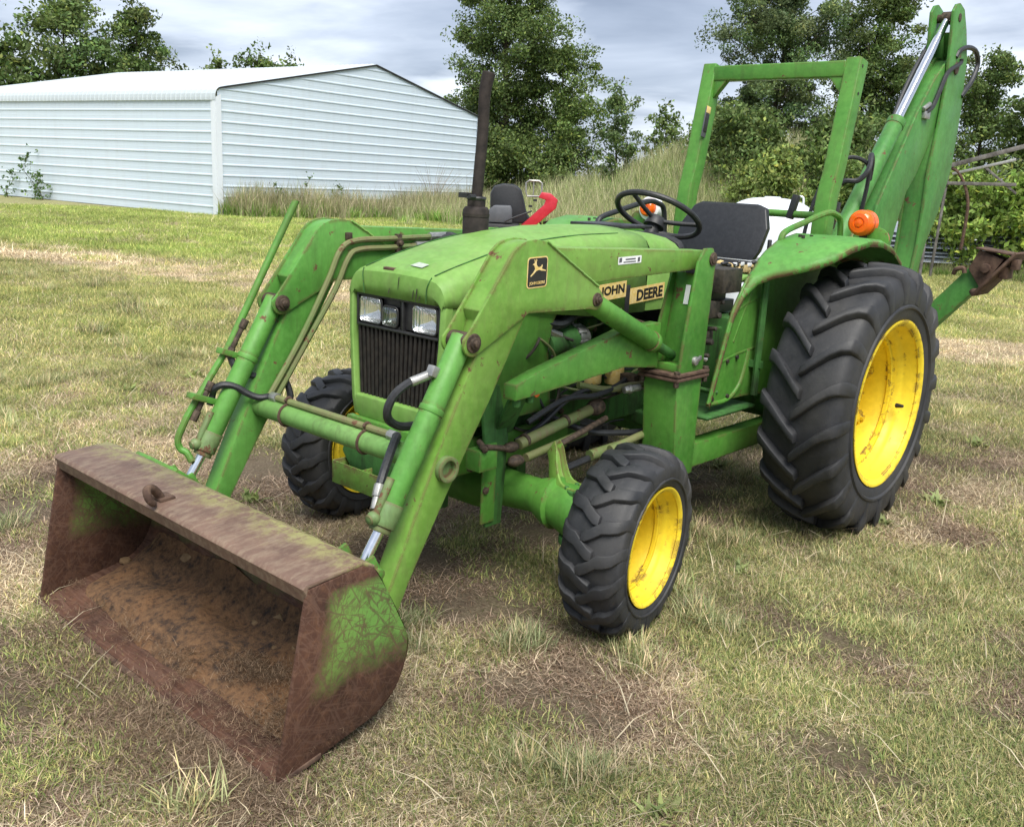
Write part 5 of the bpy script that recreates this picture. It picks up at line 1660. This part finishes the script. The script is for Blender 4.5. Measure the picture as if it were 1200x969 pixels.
for f_, L_ in ((Lw, SHED_L), (G, SHED_W)):
    v = [f_(a, z, o) for a in (0, L_) for z, o in ((-.15, .012), (.02, .012), (.02, -.06), (-.15, -.06))]
    b.add(v, [(0, 1, 5, 4), (1, 2, 6, 5), (2, 3, 7, 6)])
ST(b, 'base_rail', DARKM)
# roof: sheets with ribs running up the slope, rounded over the eave; one object per sheet
roofpath = [(-.055, EAVE - .06), (-.055, EAVE + .02), (-.045, EAVE + .12), (-.005, EAVE + .22), (.06, EAVE + .285), (.14, EAVE + .315)]
def rp(a): return (a, roof_z(a) + .035)
left_prof = roofpath + [rp(a) for a in (.35, 2, 4, APX)]
right_prof = [rp(a) for a in (APX, 8.5, 10.5, SHED_W)] + [(SHED_W + .10, 3.72)]
SW = .23 * 4
nS = int(SHED_L / SW)
for k in range(nS):
    for pf, nm in ((left_prof, 'roof_sheet'), (right_prof, 'roof_sheet')):
        b = B()
        cols = []
        for j in range(4):
            t0 = k * SW + j * .23 - .06
            cols += [(t0, 0), (t0 + .16, 0), (t0 + .175, .026), (t0 + .215, .026), (t0 + .23, 0)]
        cols = [c for i2, c in enumerate(cols) if i2 % 5 or i2 == 0]
        v = []
        for t_, h_ in cols:
            for i2, (a, z) in enumerate(pf):
                p0, p1 = pf[max(i2 - 1, 0)], pf[min(i2 + 1, len(pf) - 1)]
                dx, dz = p1[0] - p0[0], p1[1] - p0[1]
                l = math.hypot(dx, dz)
                a2, z2 = a - dz / l * h_, z + dx / l * h_
                q = (SH_C[0] + SH_G[0] * a2 + SH_L[0] * t_, SH_C[1] + SH_G[1] * a2 + SH_L[1] * t_, z2)
                v.append(q)
        n = len(pf)
        f = [(c * n + i2, c * n + i2 + 1, (c + 1) * n + i2 + 1, (c + 1) * n + i2) for c in range(len(cols) - 1) for i2 in range(n - 1)]
        b.add(v, f)
        o = ST(b, nm, ROOFM)
        sm = o.modifiers.new('thick', 'SOLIDIFY'); sm.thickness = .004
b = B()
for a0, a1 in ((.14, APX), (APX, SHED_W)):
    z0, z1 = roof_z(a0) + .02, roof_z(a1) + .02
    v = [G(a0, z0 - .04, .05), G(a1, z1 - .04, .05), G(a1, z1, .05), G(a0, z0, .05), G(a0, z0 - .04, -.02), G(a1, z1 - .04, -.02), G(a1, z1, -.02), G(a0, z0, -.02)]
    b.add(v, [(0, 1, 2, 3), (4, 5, 1, 0), (3, 2, 6, 7), (5, 4, 7, 6), (0, 3, 7, 4), (1, 5, 6, 2)])
ST(b, 'gable_edge', DARKM)
b = B()   # inner core so that nothing shines through
b.add([G(.2, 0, -.2), G(SHED_W - .2, 0, -.2), G(SHED_W - .2, 3.6, -.2), G(APX, APEX - .1, -.2), G(.2, 3.5, -.2)], [(0, 1, 2, 3, 4)])
ST(b, 'inner_lining', DARKM)

# ================================================================== TREES AND BUSHES
def leaf_mat(name):
    return attr_mat(name, .30, .55, inst=False)
LEAFM = leaf_mat('leaf')
BARK = plain('bark', (.055, .042, .032), (.11, .088, .066), .95, 0, 18, .8, .2, .02)
def leaf_mesh(name, centers, size, tint, r):
    n = len(centers)
    u = r.normal(0, 1, (n, 3)); u /= np.linalg.norm(u, axis=1)[:, None]
    w = r.normal(0, 1, (n, 3)); w[:, 2] *= .6
    w -= (w * u).sum(1)[:, None] * u; w /= np.linalg.norm(w, axis=1)[:, None] + 1e-9
    s = size * r.uniform(.6, 1.35, n)[:, None]
    a, b_ = u * s * .62, w * s * .32
    V = np.stack([centers - a, centers + b_ - a * .1, centers + a, centers - b_ - a * .1], 1).reshape(-1, 3)
    me = bpy.data.meshes.new(name)
    me.vertices.add(4 * n); me.vertices.foreach_set('co', V.astype(np.float32).reshape(-1))
    me.loops.add(4 * n); me.loops.foreach_set('vertex_index', np.arange(4 * n, dtype=np.int32))
    me.polygons.add(n); me.polygons.foreach_set('loop_start', np.arange(0, 4 * n, 4, dtype=np.int32)); me.polygons.foreach_set('loop_total', np.full(n, 4, np.int32))
    me.update(); me.validate()
    at_ = me.attributes.new('tint', 'FLOAT_COLOR', 'POINT')
    at_.data.foreach_set('color', np.column_stack([np.repeat(tint, 4, 0), np.ones(4 * n)]).astype(np.float32).reshape(-1))
    me.materials.append(LEAFM)
    return me
def tree(name, x, y, h, rad, n, label, group, tint=(.060, .105, .026), base=.18, size=.13, seed=1, spread=.34, lean=0.0, shape=1.0, cat='tree', trunk_r=None, gap=1.0):
    r = np.random.default_rng(seed)
    z0 = float(hz(x, y)) - .08
    root = empty(name, (x, y, z0), label, cat, group)
    bt = B()
    H = h - z0
    tr = trunk_r or H * .016
    top = Vector((lean * H * .3, r.normal(0, .1), H * .9))
    tp = [Vector((0, 0, 0)), Vector((r.normal(0, .08), r.normal(0, .08), H * .3)), top * .66 + Vector((r.normal(0, .1), r.normal(0, .1), 0)), top]
    tpp = catmull(tp, 5)
    bt.tube(tpp, list(np.linspace(tr, tr * .18, len(tpp))), 8)
    C = []
    wts = []
    nl = int(16 + H * 1.6)
    for i in range(nl):
        t = base + (1 - base) * (i + r.uniform(0, .9)) / nl
        o = tpp[min(int(t * (len(tpp) - 1)), len(tpp) - 1)]
        prof = (math.sin(math.pi * min(max((t - base) / (1 - base) * .86 + .14, 0), 1)) ** .6) * shape + (1 - shape) * (1 - t)
        L = rad * prof * r.uniform(.55, 1.15)
        az = i * 2.4 + r.normal(0, .4)
        up = .25 + .75 * t + r.normal(0, .12)
        d = Vector((math.cos(az), math.sin(az), up)).normalized()
        e = o + d * L
        mid = o + d * L * .5 + Vector((0, 0, L * .08))
        cp = catmull([o, mid, e], 4)
        bt.tube(cp, list(np.linspace(tr * .38 * (1 - t * .6), tr * .06, len(cp))), 5)
        ns = max(4, int(L * 5))
        for k in range(ns):
            s_ = r.uniform(.30, 1.05)
            q = o + (e - o) * s_ + Vector((r.normal(0, .17 * L), r.normal(0, .17 * L), r.normal(0, .15 * L)))
            C.append(tuple(q)); wts.append(r.uniform(.3, 1.0) ** 1.3)
            if k % 2 == 0:
                bt.tube([o + (e - o) * s_ * .85, q], [tr * .07, tr * .03], 4)
    for k in range(4):
        C.append(tuple(top + Vector((r.normal(0, .15), r.normal(0, .15), H * .04 * k)))); wts.append(.35)
    C = np.array(C); wts = np.array(wts); wts /= wts.sum()
    ci = r.choice(len(C), n, p=wts)
    sp = rad * spread * .34 * r.uniform(.5, 1.35, len(C))
    off = r.normal(0, 1, (n, 3))
    off /= np.maximum(np.linalg.norm(off, axis=1) / 1.9, 1)[:, None]
    off *= np.array([1, 1, .7])
    P = C[ci] + off * sp[ci][:, None]
    P = P[P[:, 2] > .1]
    ci = ci[:len(P)]
    n = len(P)
    ctint = np.array(tint) * r.uniform(.70, 1.50, (len(C), 1)) * r.uniform(.9, 1.1, (len(C), 3))
    tn = ctint[ci] * r.uniform(.65, 1.4, (n, 1))
    yel = r.uniform(0, 1, n) < .10
    tn[yel] *= np.array([1.7, 1.45, 1.1])
    link('crown', leaf_mesh('crown', P, size, tn, r), root, None, kind='stuff')
    bt.build('trunk', BARK, root)
    return root
far_g = 'trees on the far side of the field'
D1, D2, D3 = (.105, .155, .046), (.125, .180, .055), (.19, .25, .07)
tree('leafy_tree', -40.6, 16.1, 8.6, 2.6, 16000, 'tall airy tree rising behind the shed roof, the wider of a pair', far_g, D1, .25, .15, 11)
tree('leafy_tree', -40.4, 19.1, 8.5, 2.2, 16000, 'tall dense tree rising behind the shed roof, the fuller one of a pair', far_g, D1, .2, .15, 12)
tree('leafy_tree', -40.5, 13.2, 6.3, 2.4, 7000, 'lower leafy tree at the end of the shed roof', far_g, D1, .15, .20, 13)
tree('leafy_tree', -50.4, 29.2, 7.9, 1.9, 3500, 'narrow treetop peeking over the shed ridge, nearest the pair of tall trees', far_g, D1, .3, .20, 14)
tree('leafy_tree', -48.0, 30.6, 8.2, 2.4, 4500, 'widest of the treetops peeking over the shed ridge', far_g, D1, .3, .20, 15)
tree('leafy_tree', -49.0, 33.6, 8.3, 1.7, 3000, 'sparse small treetop peeking over the ridge beside the widest one', far_g, D1, .3, .20, 16)
tree('leafy_tree', -27.4, 29.7, 11.9, 3.3, 80000, 'big dark green tree growing beside the shed gable', far_g, D1, .04, .11, 17, .28)
tree('leafy_tree', -25.2, 30.8, 7.6, 2.5, 32000, 'rounded lower tree joined to the big one by the shed', far_g, (.11, .165, .045), .02, .11, 18, .30)
tree('leafy_tree', -18.9, 26.4, 4.9, 1.15, 5500, 'slim young tree standing alone on the weedy bank', far_g, (.12, .175, .065), .02, .11, 19, .36)
tree('leafy_tree', -28.5, 44.1, 5.8, 2.0, 3500, 'small round tree beyond the weedy bank', far_g, D1, .1, .20, 20)
tree('leafy_tree', -27.0, 46.0, 5.2, 2.2, 3500, 'low tree beyond the weedy bank, beside a round one', far_g, D1, .05, .20, 21)
tree('leafy_tree', -15.9, 32.8, 9.9, 2.8, 60000, 'big feathery tree seen through the roll bar', far_g, (.105, .150, .062), .14, .095, 22, .26)
tree('leafy_tree', -13.2, 35.2, 10.2, 2.7, 48000, 'tall dark tree behind the raised backhoe arm', far_g, D1, .12, .10, 23, .26)
tree('leafy_tree', -8.6, 33.8, 6.4, 2.0, 20000, 'dense round tree to the right of the backhoe', far_g, D1, .03, .10, 24, .32)
tree('leafy_tree', -6.3, 32.6, 5.3, 1.9, 10000, 'lower dense tree beside the round one past the backhoe', far_g, D1, .02, .13, 25, .32)
bg_ = 'bushes along the field edge'
def bush(x, y, h, rad, n, label, tint, seed, size=.11): return tree('bush', x, y, h, rad, n, label, bg_, tint, .0, size, seed, .5, 0, 1.0, 'bush', .03)
bush(-26.3, 28.2, 3.4, 1.9, 11000, 'dark bush at the foot of the big tree by the shed', D1, 51, .12)
bush(-24.2, 29.4, 3.0, 1.7, 9000, 'mid green bush at the foot of the rounded lower tree', D2, 52, .12)
bush(-13.4, 26.4, 3.5, 1.7, 9000, 'dark green bush under the feathery tree', D1, 31, .13)
bush(-10.9, 27.4, 3.7, 1.8, 9000, 'dark green bush under the tall trees behind the seat', D1, 32, .13)
bush(-15.2, 27.8, 4.0, 1.5, 7000, 'dark green bush topping the weedy bank', D1, 33, .13)
bush(-9.8, 21.5, 2.55, 1.15, 6000, 'light green bush between roll bar and white tank', D3, 34)
bush(-8.9, 22.6, 2.75, 1.2, 6000, 'light green bush seen inside the roll bar post', (.14, .205, .055), 35)
bush(-11.6, 23.4, 2.2, 1.0, 4000, 'yellow green bush at the foot of the bank', D3, 36)
bush(-4.5, 19.6, 2.1, 1.05, 6000, 'bright green bush behind the steel implement frame', (.17, .25, .055), 37)
bush(-3.3, 19.3, 2.0, 1.0, 6000, 'bright green bush beside the scrap sheets', (.18, .26, .055), 38)
bush(-1.9, 20.2, 2.3, 1.1, 5000, 'green bush at the end of the implement frame', D3, 39)
bush(-6.6, 23.6, 2.6, 1.2, 6000, 'green bush right behind the backhoe arm', D3, 40)
bush(-3.8, 24.0, 2.8, 1.4, 7000, 'taller bush behind the bright green ones', (.15, .205, .06), 41)
bush(-1.4, 25.0, 3.2, 1.6, 8000, 'dark bush at the far end of the hedge', D2, 42)
# ------------------------------------------------------------------ tall weeds
wc = bpy.data.collections.new('weed_sources')
for k in range(4): clump('a_tall_dry_%d' % k, [(34, .12, .45, 1.05, .18, .012, 500 + k, pickc([W3, (.8, .8, .75), (1.2, 1.15, 1.1), (.55, .75, .4)])), (30, .13, .25, .55, .4, .014, 520 + k, pickc([(.55, .9, .35), (.45, .8, .28), W3]))], wc, GRASSM)
for k in range(3): clump('b_green_weed_%d' % k, [(60, .12, .20, .55, .45, .028, 540 + k, pickc([(.45, .9, .28), (.5, .95, .3), (.8, 1.05, .5)]))], wc, GRASSM)
r = np.random.default_rng(88)
wp = []
def weeds(n, fx, fy, s0, s1, greenp, tint, jit=.25):
    x, y = fx(n), fy(n)
    k = np.where(r.uniform(0, 1, n) < greenp, 4 + r.integers(0, 3, n), r.integers(0, 4, n))
    wp.append((np.column_stack([x, y]), hz(x, y) - .02, k, r.uniform(0, 6.28, n), r.uniform(s0, s1, n), np.array(tint) * r.uniform(1 - jit, 1 + jit, (n, 1))))
a = r.uniform(.25, 13.5, 1300); o = np.abs(r.normal(.45, .38, 1300)) + .05
o *= np.clip(a / 2.0, .45, 1.0) + .3
hgt = r.uniform(.60, 1.25, 1300) * (.60 + .75 * fbm(a, a * 0, 2.0, 5))
xy = np.array([G(q, 0, w)[:2] for q, w in zip(a, o)])
k = np.where(r.uniform(0, 1, 1300) < .34, 4 + r.integers(0, 3, 1300), r.integers(0, 4, 1300))
wp.append((xy, hz(xy[:, 0], xy[:, 1]) - .02, k, r.uniform(0, 6.28, 1300), hgt, np.array([.52, .46, .31]) * r.uniform(.65, 1.25, (1300, 1))))
weeds(2600, lambda n: r.normal(-15.5, 4.8, n), lambda n: r.normal(26.8, 3.2, n), .8, 1.4, .45, (.50, .48, .29))
weeds(1500, lambda n: r.uniform(-14, -2, n), lambda n: r.uniform(19.5, 27, n), .7, 1.3, .45, (.44, .43, .24))
weeds(1300, lambda n: r.uniform(-22, -9, n), lambda n: r.uniform(18.5, 24, n), .6, 1.1, .40, (.52, .48, .30))
weeds(160, lambda n: r.uniform(-6.5, -1, n), lambda n: r.uniform(17.4, 18.4, n), .25, .5, .5, (.24, .24, .12))
cat = [np.concatenate([p[i] for p in wp]) for i in range(6)]
scatter('tall_weeds', *cat, wc, 'tall dry grass and weeds along the shed and over the bank')
# bare twiggy shrub in front of the gable
DRY = plain('dry_twig', (.20, .17, .13), (.34, .29, .22), .9, 0, 20, .2)
for kk, (ga, hh, nn, lab) in enumerate(((9.2, 1.9, 46, 'bare twiggy shrub leaning along the gable wall'), (7.4, 1.3, 26, 'smaller bare twiggy shrub in the weeds by the gable'), (11.2, 1.5, 30, 'bare twiggy shrub at the far corner of the gable'))):
    q = G(ga, 0, .45)
    sb_ = empty('dry_shrub', (q[0], q[1], float(hz(q[0], q[1])) - .05), lab, 'shrub', 'bare shrubs by the gable')
    b = B()
    for i in range(nn):
        az, le = r.uniform(0, 6.28), r.uniform(.5, 1.0) * hh
        dx_, dy_ = SH_G[0] * r.normal(.35, .45), SH_G[1] * r.normal(.35, .45)
        b.tube([(r.normal(0, .12), r.normal(0, .25), 0), (dx_ * .35 * le, dy_ * .35 * le, le * .5), (dx_ * le, dy_ * le + r.normal(0, .06), le)], [.007, .005, .0025], 4, smooth=3)
    b.build('twigs', DRY, sb_)
# leafy volunteers against the shed wall
def sapling(x, y, h, rad, n, label, seed): return tree('sapling', x, y, h, rad, n, label, 'weedy saplings by the shed wall', (.085, .15, .04), .05, .07, seed, .30, 0, 1.0, 'plant', .014)
p = Lw(9.35, 0, .35); sapling(p[0], p[1], 1.75, .38, 420, 'taller leafy sapling climbing the shed side wall', 61)
p = Lw(8.75, 0, .35); sapling(p[0], p[1], 1.0, .42, 380, 'short bushy sapling beside the taller one on the shed wall', 62)
p = Lw(10.9, 0, .40); sapling(p[0], p[1], 1.0, .38, 240, 'spreading sapling at the far end of the shed side wall', 63)
p = G(1.7, 0, .5); sapling(p[0], p[1], 1.15, .30, 160, 'leafy sapling in the weeds near the shed corner', 64)
p = G(4.7, 0, .4); sapling(p[0], p[1], 1.1, .40, 200, 'leafy sapling in the weeds halfway along the gable', 65)
p = G(3.2, 0, .4); sapling(p[0], p[1], 1.40, .25, 90, 'thin sapling in the weeds of the gable wall', 66)

# ================================================================== OTHER THINGS
# soil caked in the loader bucket
b = B()
nxs, nys = 60, 26
Vv = []
for i in range(nxs + 1):
    x = -.695 + 1.39 * i / nxs
    for j in range(nys + 1):
        t = j / nys
        yf = -1.33 - .03 * float(smooth(x + .25 * (float(fbm(x, 0, .3, 71)) - .5), -.35, .15)) * (.7 + .6 * float(fbm(x, 3, .15, 72)))
        y = yf + (-.985 - yf) * t
        zf = np.interp(y, [-1.60, -1.46, -1.36, -1.19, -1.075, -1.005, -.985], [-.03, .004, .026, .062, .088, .14, .175])
        e = float(fbm(x, y, .22, 91)) - .40
        edge = max(0, 1 - abs(x + .1) / .78)
        Vv.append((x, y, zf + max(e, -.06) * .13 * edge * (1 - abs(t - .55)) + .014 - .008 * (1 - edge) - .045 * max(0, 1 - t / .22) - .03 * max(0, (abs(x) - .60) / .1)))
b.add(Vv, [(i * (nys + 1) + j, (i + 1) * (nys + 1) + j, (i + 1) * (nys + 1) + j + 1, i * (nys + 1) + j + 1) for i in range(nxs) for j in range(nys)])
def soil_mat():
    m, t, p = new_mat('rusty_soil')
    co = objco(t)
    n1, n2 = noise(t, co, 4.5, 7, .62), noise(t, co, 40, 7, .7)
    c = mixc(t, ramp(t, n1, [(.36, (0, 0, 0)), (.62, (1, 1, 1))]), (.022, .013, .010), (.150, .070, .027))
    c = mixc(t, ramp(t, noise(t, co, 2.6, 5, .6, .6), [(.50, (0, 0, 0)), (.64, (1, 1, 1))]), c, (.022, .014, .011))
    c = mixc(t, ramp(t, n2, [(.35, (0, 0, 0)), (.70, (1, 1, 1))]), c, (.185, .100, .045))
    c = mixc(t, ramp(t, n2, [(.30, (1, 1, 1)), (.46, (0, 0, 0))]), c, (.028, .018, .013))
    t.links.new(c, p.inputs['Base Color'])
    p.inputs['Roughness'].default_value = .95
    bump(t, p, n2, .8, .012)
    return m
SOIL = soil_mat()
s = b.build('soil', SOIL, None, ang=80)
s['kind'] = 'stuff'; s['label'] = 'rust brown soil caked on the bucket floor'
FLAKE = plain('dried_mud', (.15, .095, .050), (.26, .175, .095), .95, 0, 40, .4, .2)
r = np.random.default_rng(4)
spots = [(-.52, -1.00, .040), (-.43, -.995, .045), (-.62, -1.01, .03), (-.33, -1.01, .022), (.18, -1.03, .030), (.32, -1.05, .020), (.36, -1.08, .016), (.42, -1.06, .022), (.47, -1.10, .020), (.25, -1.08, .014), (.52, -1.18, .022), (.56, -1.20, .018), (-.25, -1.03, .02), (-.68, -1.10, .025), (.10, -1.05, .016), (.60, -1.14, .02)]
for x, y, sz in spots:
    b = B()
    zf = np.interp(y, [-1.36, -1.19, -1.075, -1.005, -.985], [.030, .062, .088, .14, .175]) + .008
    m_ = 7
    tilt = Matrix.Rotation(R(52) if y > -1.04 else R(14), 3, 'X')
    ring_ = [Vector((sz * r.uniform(.7, 1.2) * math.cos(2 * math.pi * k / m_), sz * r.uniform(.7, 1.2) * math.sin(2 * math.pi * k / m_), 0)) for k in range(m_)]
    b.loft([[tilt @ (q + Vector((0, 0, -.010))) + Vector((x, y, zf)) for q in ring_], [tilt @ (q * .9 + Vector((0, 0, .0))) + Vector((x, y, zf)) for q in ring_]])
    o = b.build('mud_clod', FLAKE, None, .002)
    o['label'] = 'pale dried mud patch stuck high on the bucket back wall' if y > -1.04 else 'small dried mud clod lying on the bucket floor'; o['category'] = 'mud clod'; o['group'] = 'mud clods in the loader bucket'

# white poly tank behind the seat
b = B()
c = Vector((-3.22, 8.53, float(hz(-3.18, 8.55))))
prof = [(-.02, .001), (-.02, .58), (.05, .63), (.35, .635), (.70, .635), (1.0, .63), (1.14, .61), (1.26, .54), (1.36, .42), (1.425, .24), (1.44, .001)]
b.lathe([(p.x, max(p.y, .001)) for p in catmull([(h_, q, 0) for h_, q in prof], 3)], c, 40, 'z')
TANKM = plain('white_polythene', (.66, .70, .76), (.76, .79, .83), .38, 0, 2.2, .5, .5, .03)
tank = empty('water_tank', tuple(c), 'white plastic tank with domed top standing behind the tractor seat', 'tank')
def ch(b, name, mat, par, bevel=0, ang=35):
    o = b.build(name, mat, None, bevel, 2, ang)
    o.parent = par
    o.matrix_parent_inverse = Matrix.Translation(-Vector(par.location))
    return o
ch(b, 'tank_body', TANKM, tank)
b = B()
b.lathe([(1.40, .10), (1.448, .10), (1.452, .085), (1.452, .001)], c, 24, 'z')
b.tube([c + Vector((.22, .18, 1.34)), c + Vector((.23, .18, 1.45)), c + Vector((.30, .22, 1.46)), c + Vector((.31, .22, 1.30))], .012, 8, smooth=4)
ch(b, 'tank_lid', TANKM, tank, .004)
b = B()
for z in (.38, .74): b.tube([c + Vector((.642 * math.cos(a), .642 * math.sin(a), z)) for a in np.linspace(0, 2 * math.pi, 48, endpoint=False)], .016, 8, closed=True)
ch(b, 'tank_rib', TANKM, tank)

# red ride-on machine behind the hood
mc = Vector((-6.25, 7.0, float(hz(-6.25, 7.0))))
mow = empty('ride_on_mower', tuple(mc), 'red and black ride-on machine with black seat, seen over the hood', 'mower')
mx_ = Matrix.Translation(mc) @ Matrix.Rotation(_yaw, 4, 'Z')       # local x = to the right as seen, y = away
def MO(b, name, mat, bevel=.01, par=None, ang=35):
    b.xf(mx_)
    o = b.build(name, mat, None, bevel, 2, ang)
    p = par or mow
    o.parent = p
    o.matrix_parent_inverse = Matrix.Translation(-mc) if p is mow else Matrix.Identity(4)
    return o
b = B(); b.box((.05, .1, .62), (.95, .9, .30)); b.box((-.10, .0, .82), (.5, .6, .2))
MO(b, 'chassis', BLACK, .03)
b = B()
sb = [(-.26, .92), (-.27, 1.30), (-.22, 1.40), (-.10, 1.435), (.06, 1.43), (.15, 1.37), (.19, 1.24), (.24, 1.06), (.30, .98), (.30, .92)]
b.loft([[(x, .18, z) for x, z in sb], [(x * .96, .12, z - .01) for x, z in sb], [(x * .96, .30, z - .01) for x, z in sb]][1:2] + [[(x, .18, z) for x, z in sb], [(x * .95, .30, z - .01) for x, z in sb]])
MO(b, 'seat', SEATV, .02)
b = B()
b.prism([(-.27, .93), (-.28, 1.08), (-.20, 1.15), (.02, 1.155), (.04, 1.10), (.05, .93)], 'y', -.25, .05)
MO(b, 'console', GREYP, .015)
b = B()
b.prism([(.16, .90), (.28, .84), (.62, 1.15), (.64, 1.26), (.54, 1.34), (.42, 1.35), (.38, 1.28), (.48, 1.25), (.46, 1.19)], 'y', -.20, -.06)
MO(b, 'control_arm', REDP, .012)
b = B()
sq = [(.23, 1.29), (.21, 1.34), (.21, 1.46), (.25, 1.49), (.38, 1.49), (.42, 1.46), (.42, 1.34), (.39, 1.29)]
b.tube([(x, -.12, z) for x, z in sq], .013, 8, closed=True)
b.tube([(.31, -.12, 1.30), (.31, -.12, 1.48)], .008, 6)
MO(b, 'lamp_guard', STEEL, 0)
b = B()
b.tube([(-.05, -.3, .95), (.05, -.3, 1.0), (.20, -.25, 1.06), (.30, -.2, 1.10)], .012, 6, smooth=4); b.tube([(.38, -.1, 1.02), (.44, -.1, .92), (.46, -.1, .86)], .012, 6)
b.tube([(.46, -.1, .95), (.60, -.1, .97), (.70, -.1, .93), (.76, -.1, .86)], .018, 6, smooth=3); b.box((.28, -.12, 1.16), (.05, .04, .03)); b.box((.34, -.12, 1.24), (.05, .04, .03))
MO(b, 'cable', HOSE, 0)
b = B(); b.prism([(-.55, .45), (.6, .45), (.66, .62), (.5, .80), (-.4, .80), (-.6, .65)], 'y', -.42, .55)
MO(b, 'body_panel', REDP, .04)
for x in (-.42, .45):
    for y in (-.32, .45):
        b = B(); b.lathe([(-.10, .12), (-.11, .25), (-.08, .29), (.08, .29), (.11, .25), (.10, .12), (.03, .11), (.03, .001)], (x, y, .28), 24, 'x')
        MO(b, 'wheel', TYRE, 0)

# old implement frame at the field edge
rk = empty('implement_frame', (-3.3, 16.6, float(hz(-3.3, 16.6))), 'rusty steel farm implement frame with a curved tine beside bushes', 'implement')
RS = plain('grey_rusted_steel', (.09, .08, .075), (.24, .225, .21), .7, .4, 8, .3)
def RK(b, name, mat=None): return ch(b, name, mat or RS, rk, .004)
g0 = float(hz(-3.3, 16.6))
RK(B().bar((-3.85, 16.38, 2.10), (-2.2, 16.88, 2.66), .08, .08), 'main_beam', RS)
RK(B().bar((-3.70, 16.43, 1.985), (-2.72, 16.72, 2.28), .05, .05), 'brace', STEEL)
RK(B().bar((-3.95, 16.35, 1.81), (-2.65, 16.74, 1.84), .07, .06), 'cross_beam')
RK(B().bar((-3.18, 16.59, 2.12), (-2.63, 16.75, 1.68), .04, .04), 'diagonal', RS)
RK(B().tube([(-3.80, 16.40, 2.12), (-3.62, 16.45, 2.03), (-3.48, 16.50, 1.81), (-3.39, 16.53, 1.55), (-3.36, 16.54, 1.29), (-3.37, 16.54, g0 + .6)], .030, 8, smooth=5), 'curved_tine', RUSTM)
for x, y in ((-3.86, 16.55), (-1.85, 17.1)): RK(B().bar((x, y, g0 - .1), (x + .1, y - .15, 2.2), .045, .045), 'leg', RS)
# stacked roofing sheets
def corr(x0, y0, x1, y1, z, dep, tz, seed):
    bb = B()
    A, E = Vector((x0, y0, z)), Vector((x1, y1, z + tz))
    n = 36
    d = (E - A); s_ = Vector((-d.y, d.x, 0)).normalized()
    v = []
    for i in range(n + 1):
        for e in (0, 1):
            q = A + s_ * (dep * i / n) + d * e
            v.append(q + Vector((0, 0, .022 * math.sin(i * 2 * math.pi / 6) + .22 * (i / n) + rng.normal(0, .002))))
    bb.add(v, [(2 * i, 2 * i + 1, 2 * i + 3, 2 * i + 2) for i in range(n)])
    return bb
GALV = plain('galvanised_sheet', (.40, .43, .47), (.60, .63, .67), .45, .55, 5, .2)
for k in range(7):
    z = .12 + .10 * k + float(hz(-4.3, 19.2))
    b = corr(-5.9 + rng.normal(0, .12), 18.55 + rng.normal(0, .08), -2.4 + rng.normal(0, .12), 19.75 + rng.normal(0, .08), z, .85, .06 + rng.normal(0, .02), k)
    o = b.build('roofing_sheet', GALV, None, 0, 2, 60)
    sm = o.modifiers.new('thick', 'SOLIDIFY'); sm.thickness = .004
    o['label'] = {6: 'topmost corrugated roofing sheet of the pile under the bushes', 0: 'lowest corrugated roofing sheet of the pile under the bushes'}.get(k, 'corrugated roofing sheet in the middle of the pile under the bushes'); o['category'] = 'roofing sheet'; o['group'] = 'stacked roofing sheets'
b = B()
gz = float(hz(-4.2, 19.3))
for k in range(3): b.bar((-5.4 + k * 1.2, 18.4 + k * .42, gz - .02), (-5.75 + k * 1.2, 19.6 + k * .42, gz + .09), .10, .12)
for k in range(1):
    pass
# thin steel post standing in the lawn behind the rear wheel
b = B()
b.cyl((-2.36, 11.61, -.2), (-2.36, 11.61, .88), .022, 10); b.cyl((-2.36, 11.61, .86), (-2.36, 11.61, .89), .026, 10)
o = b.build('steel_post', RS, None)
o['label'] = 'thin grey steel post in the grass behind the backhoe'; o['category'] = 'post'
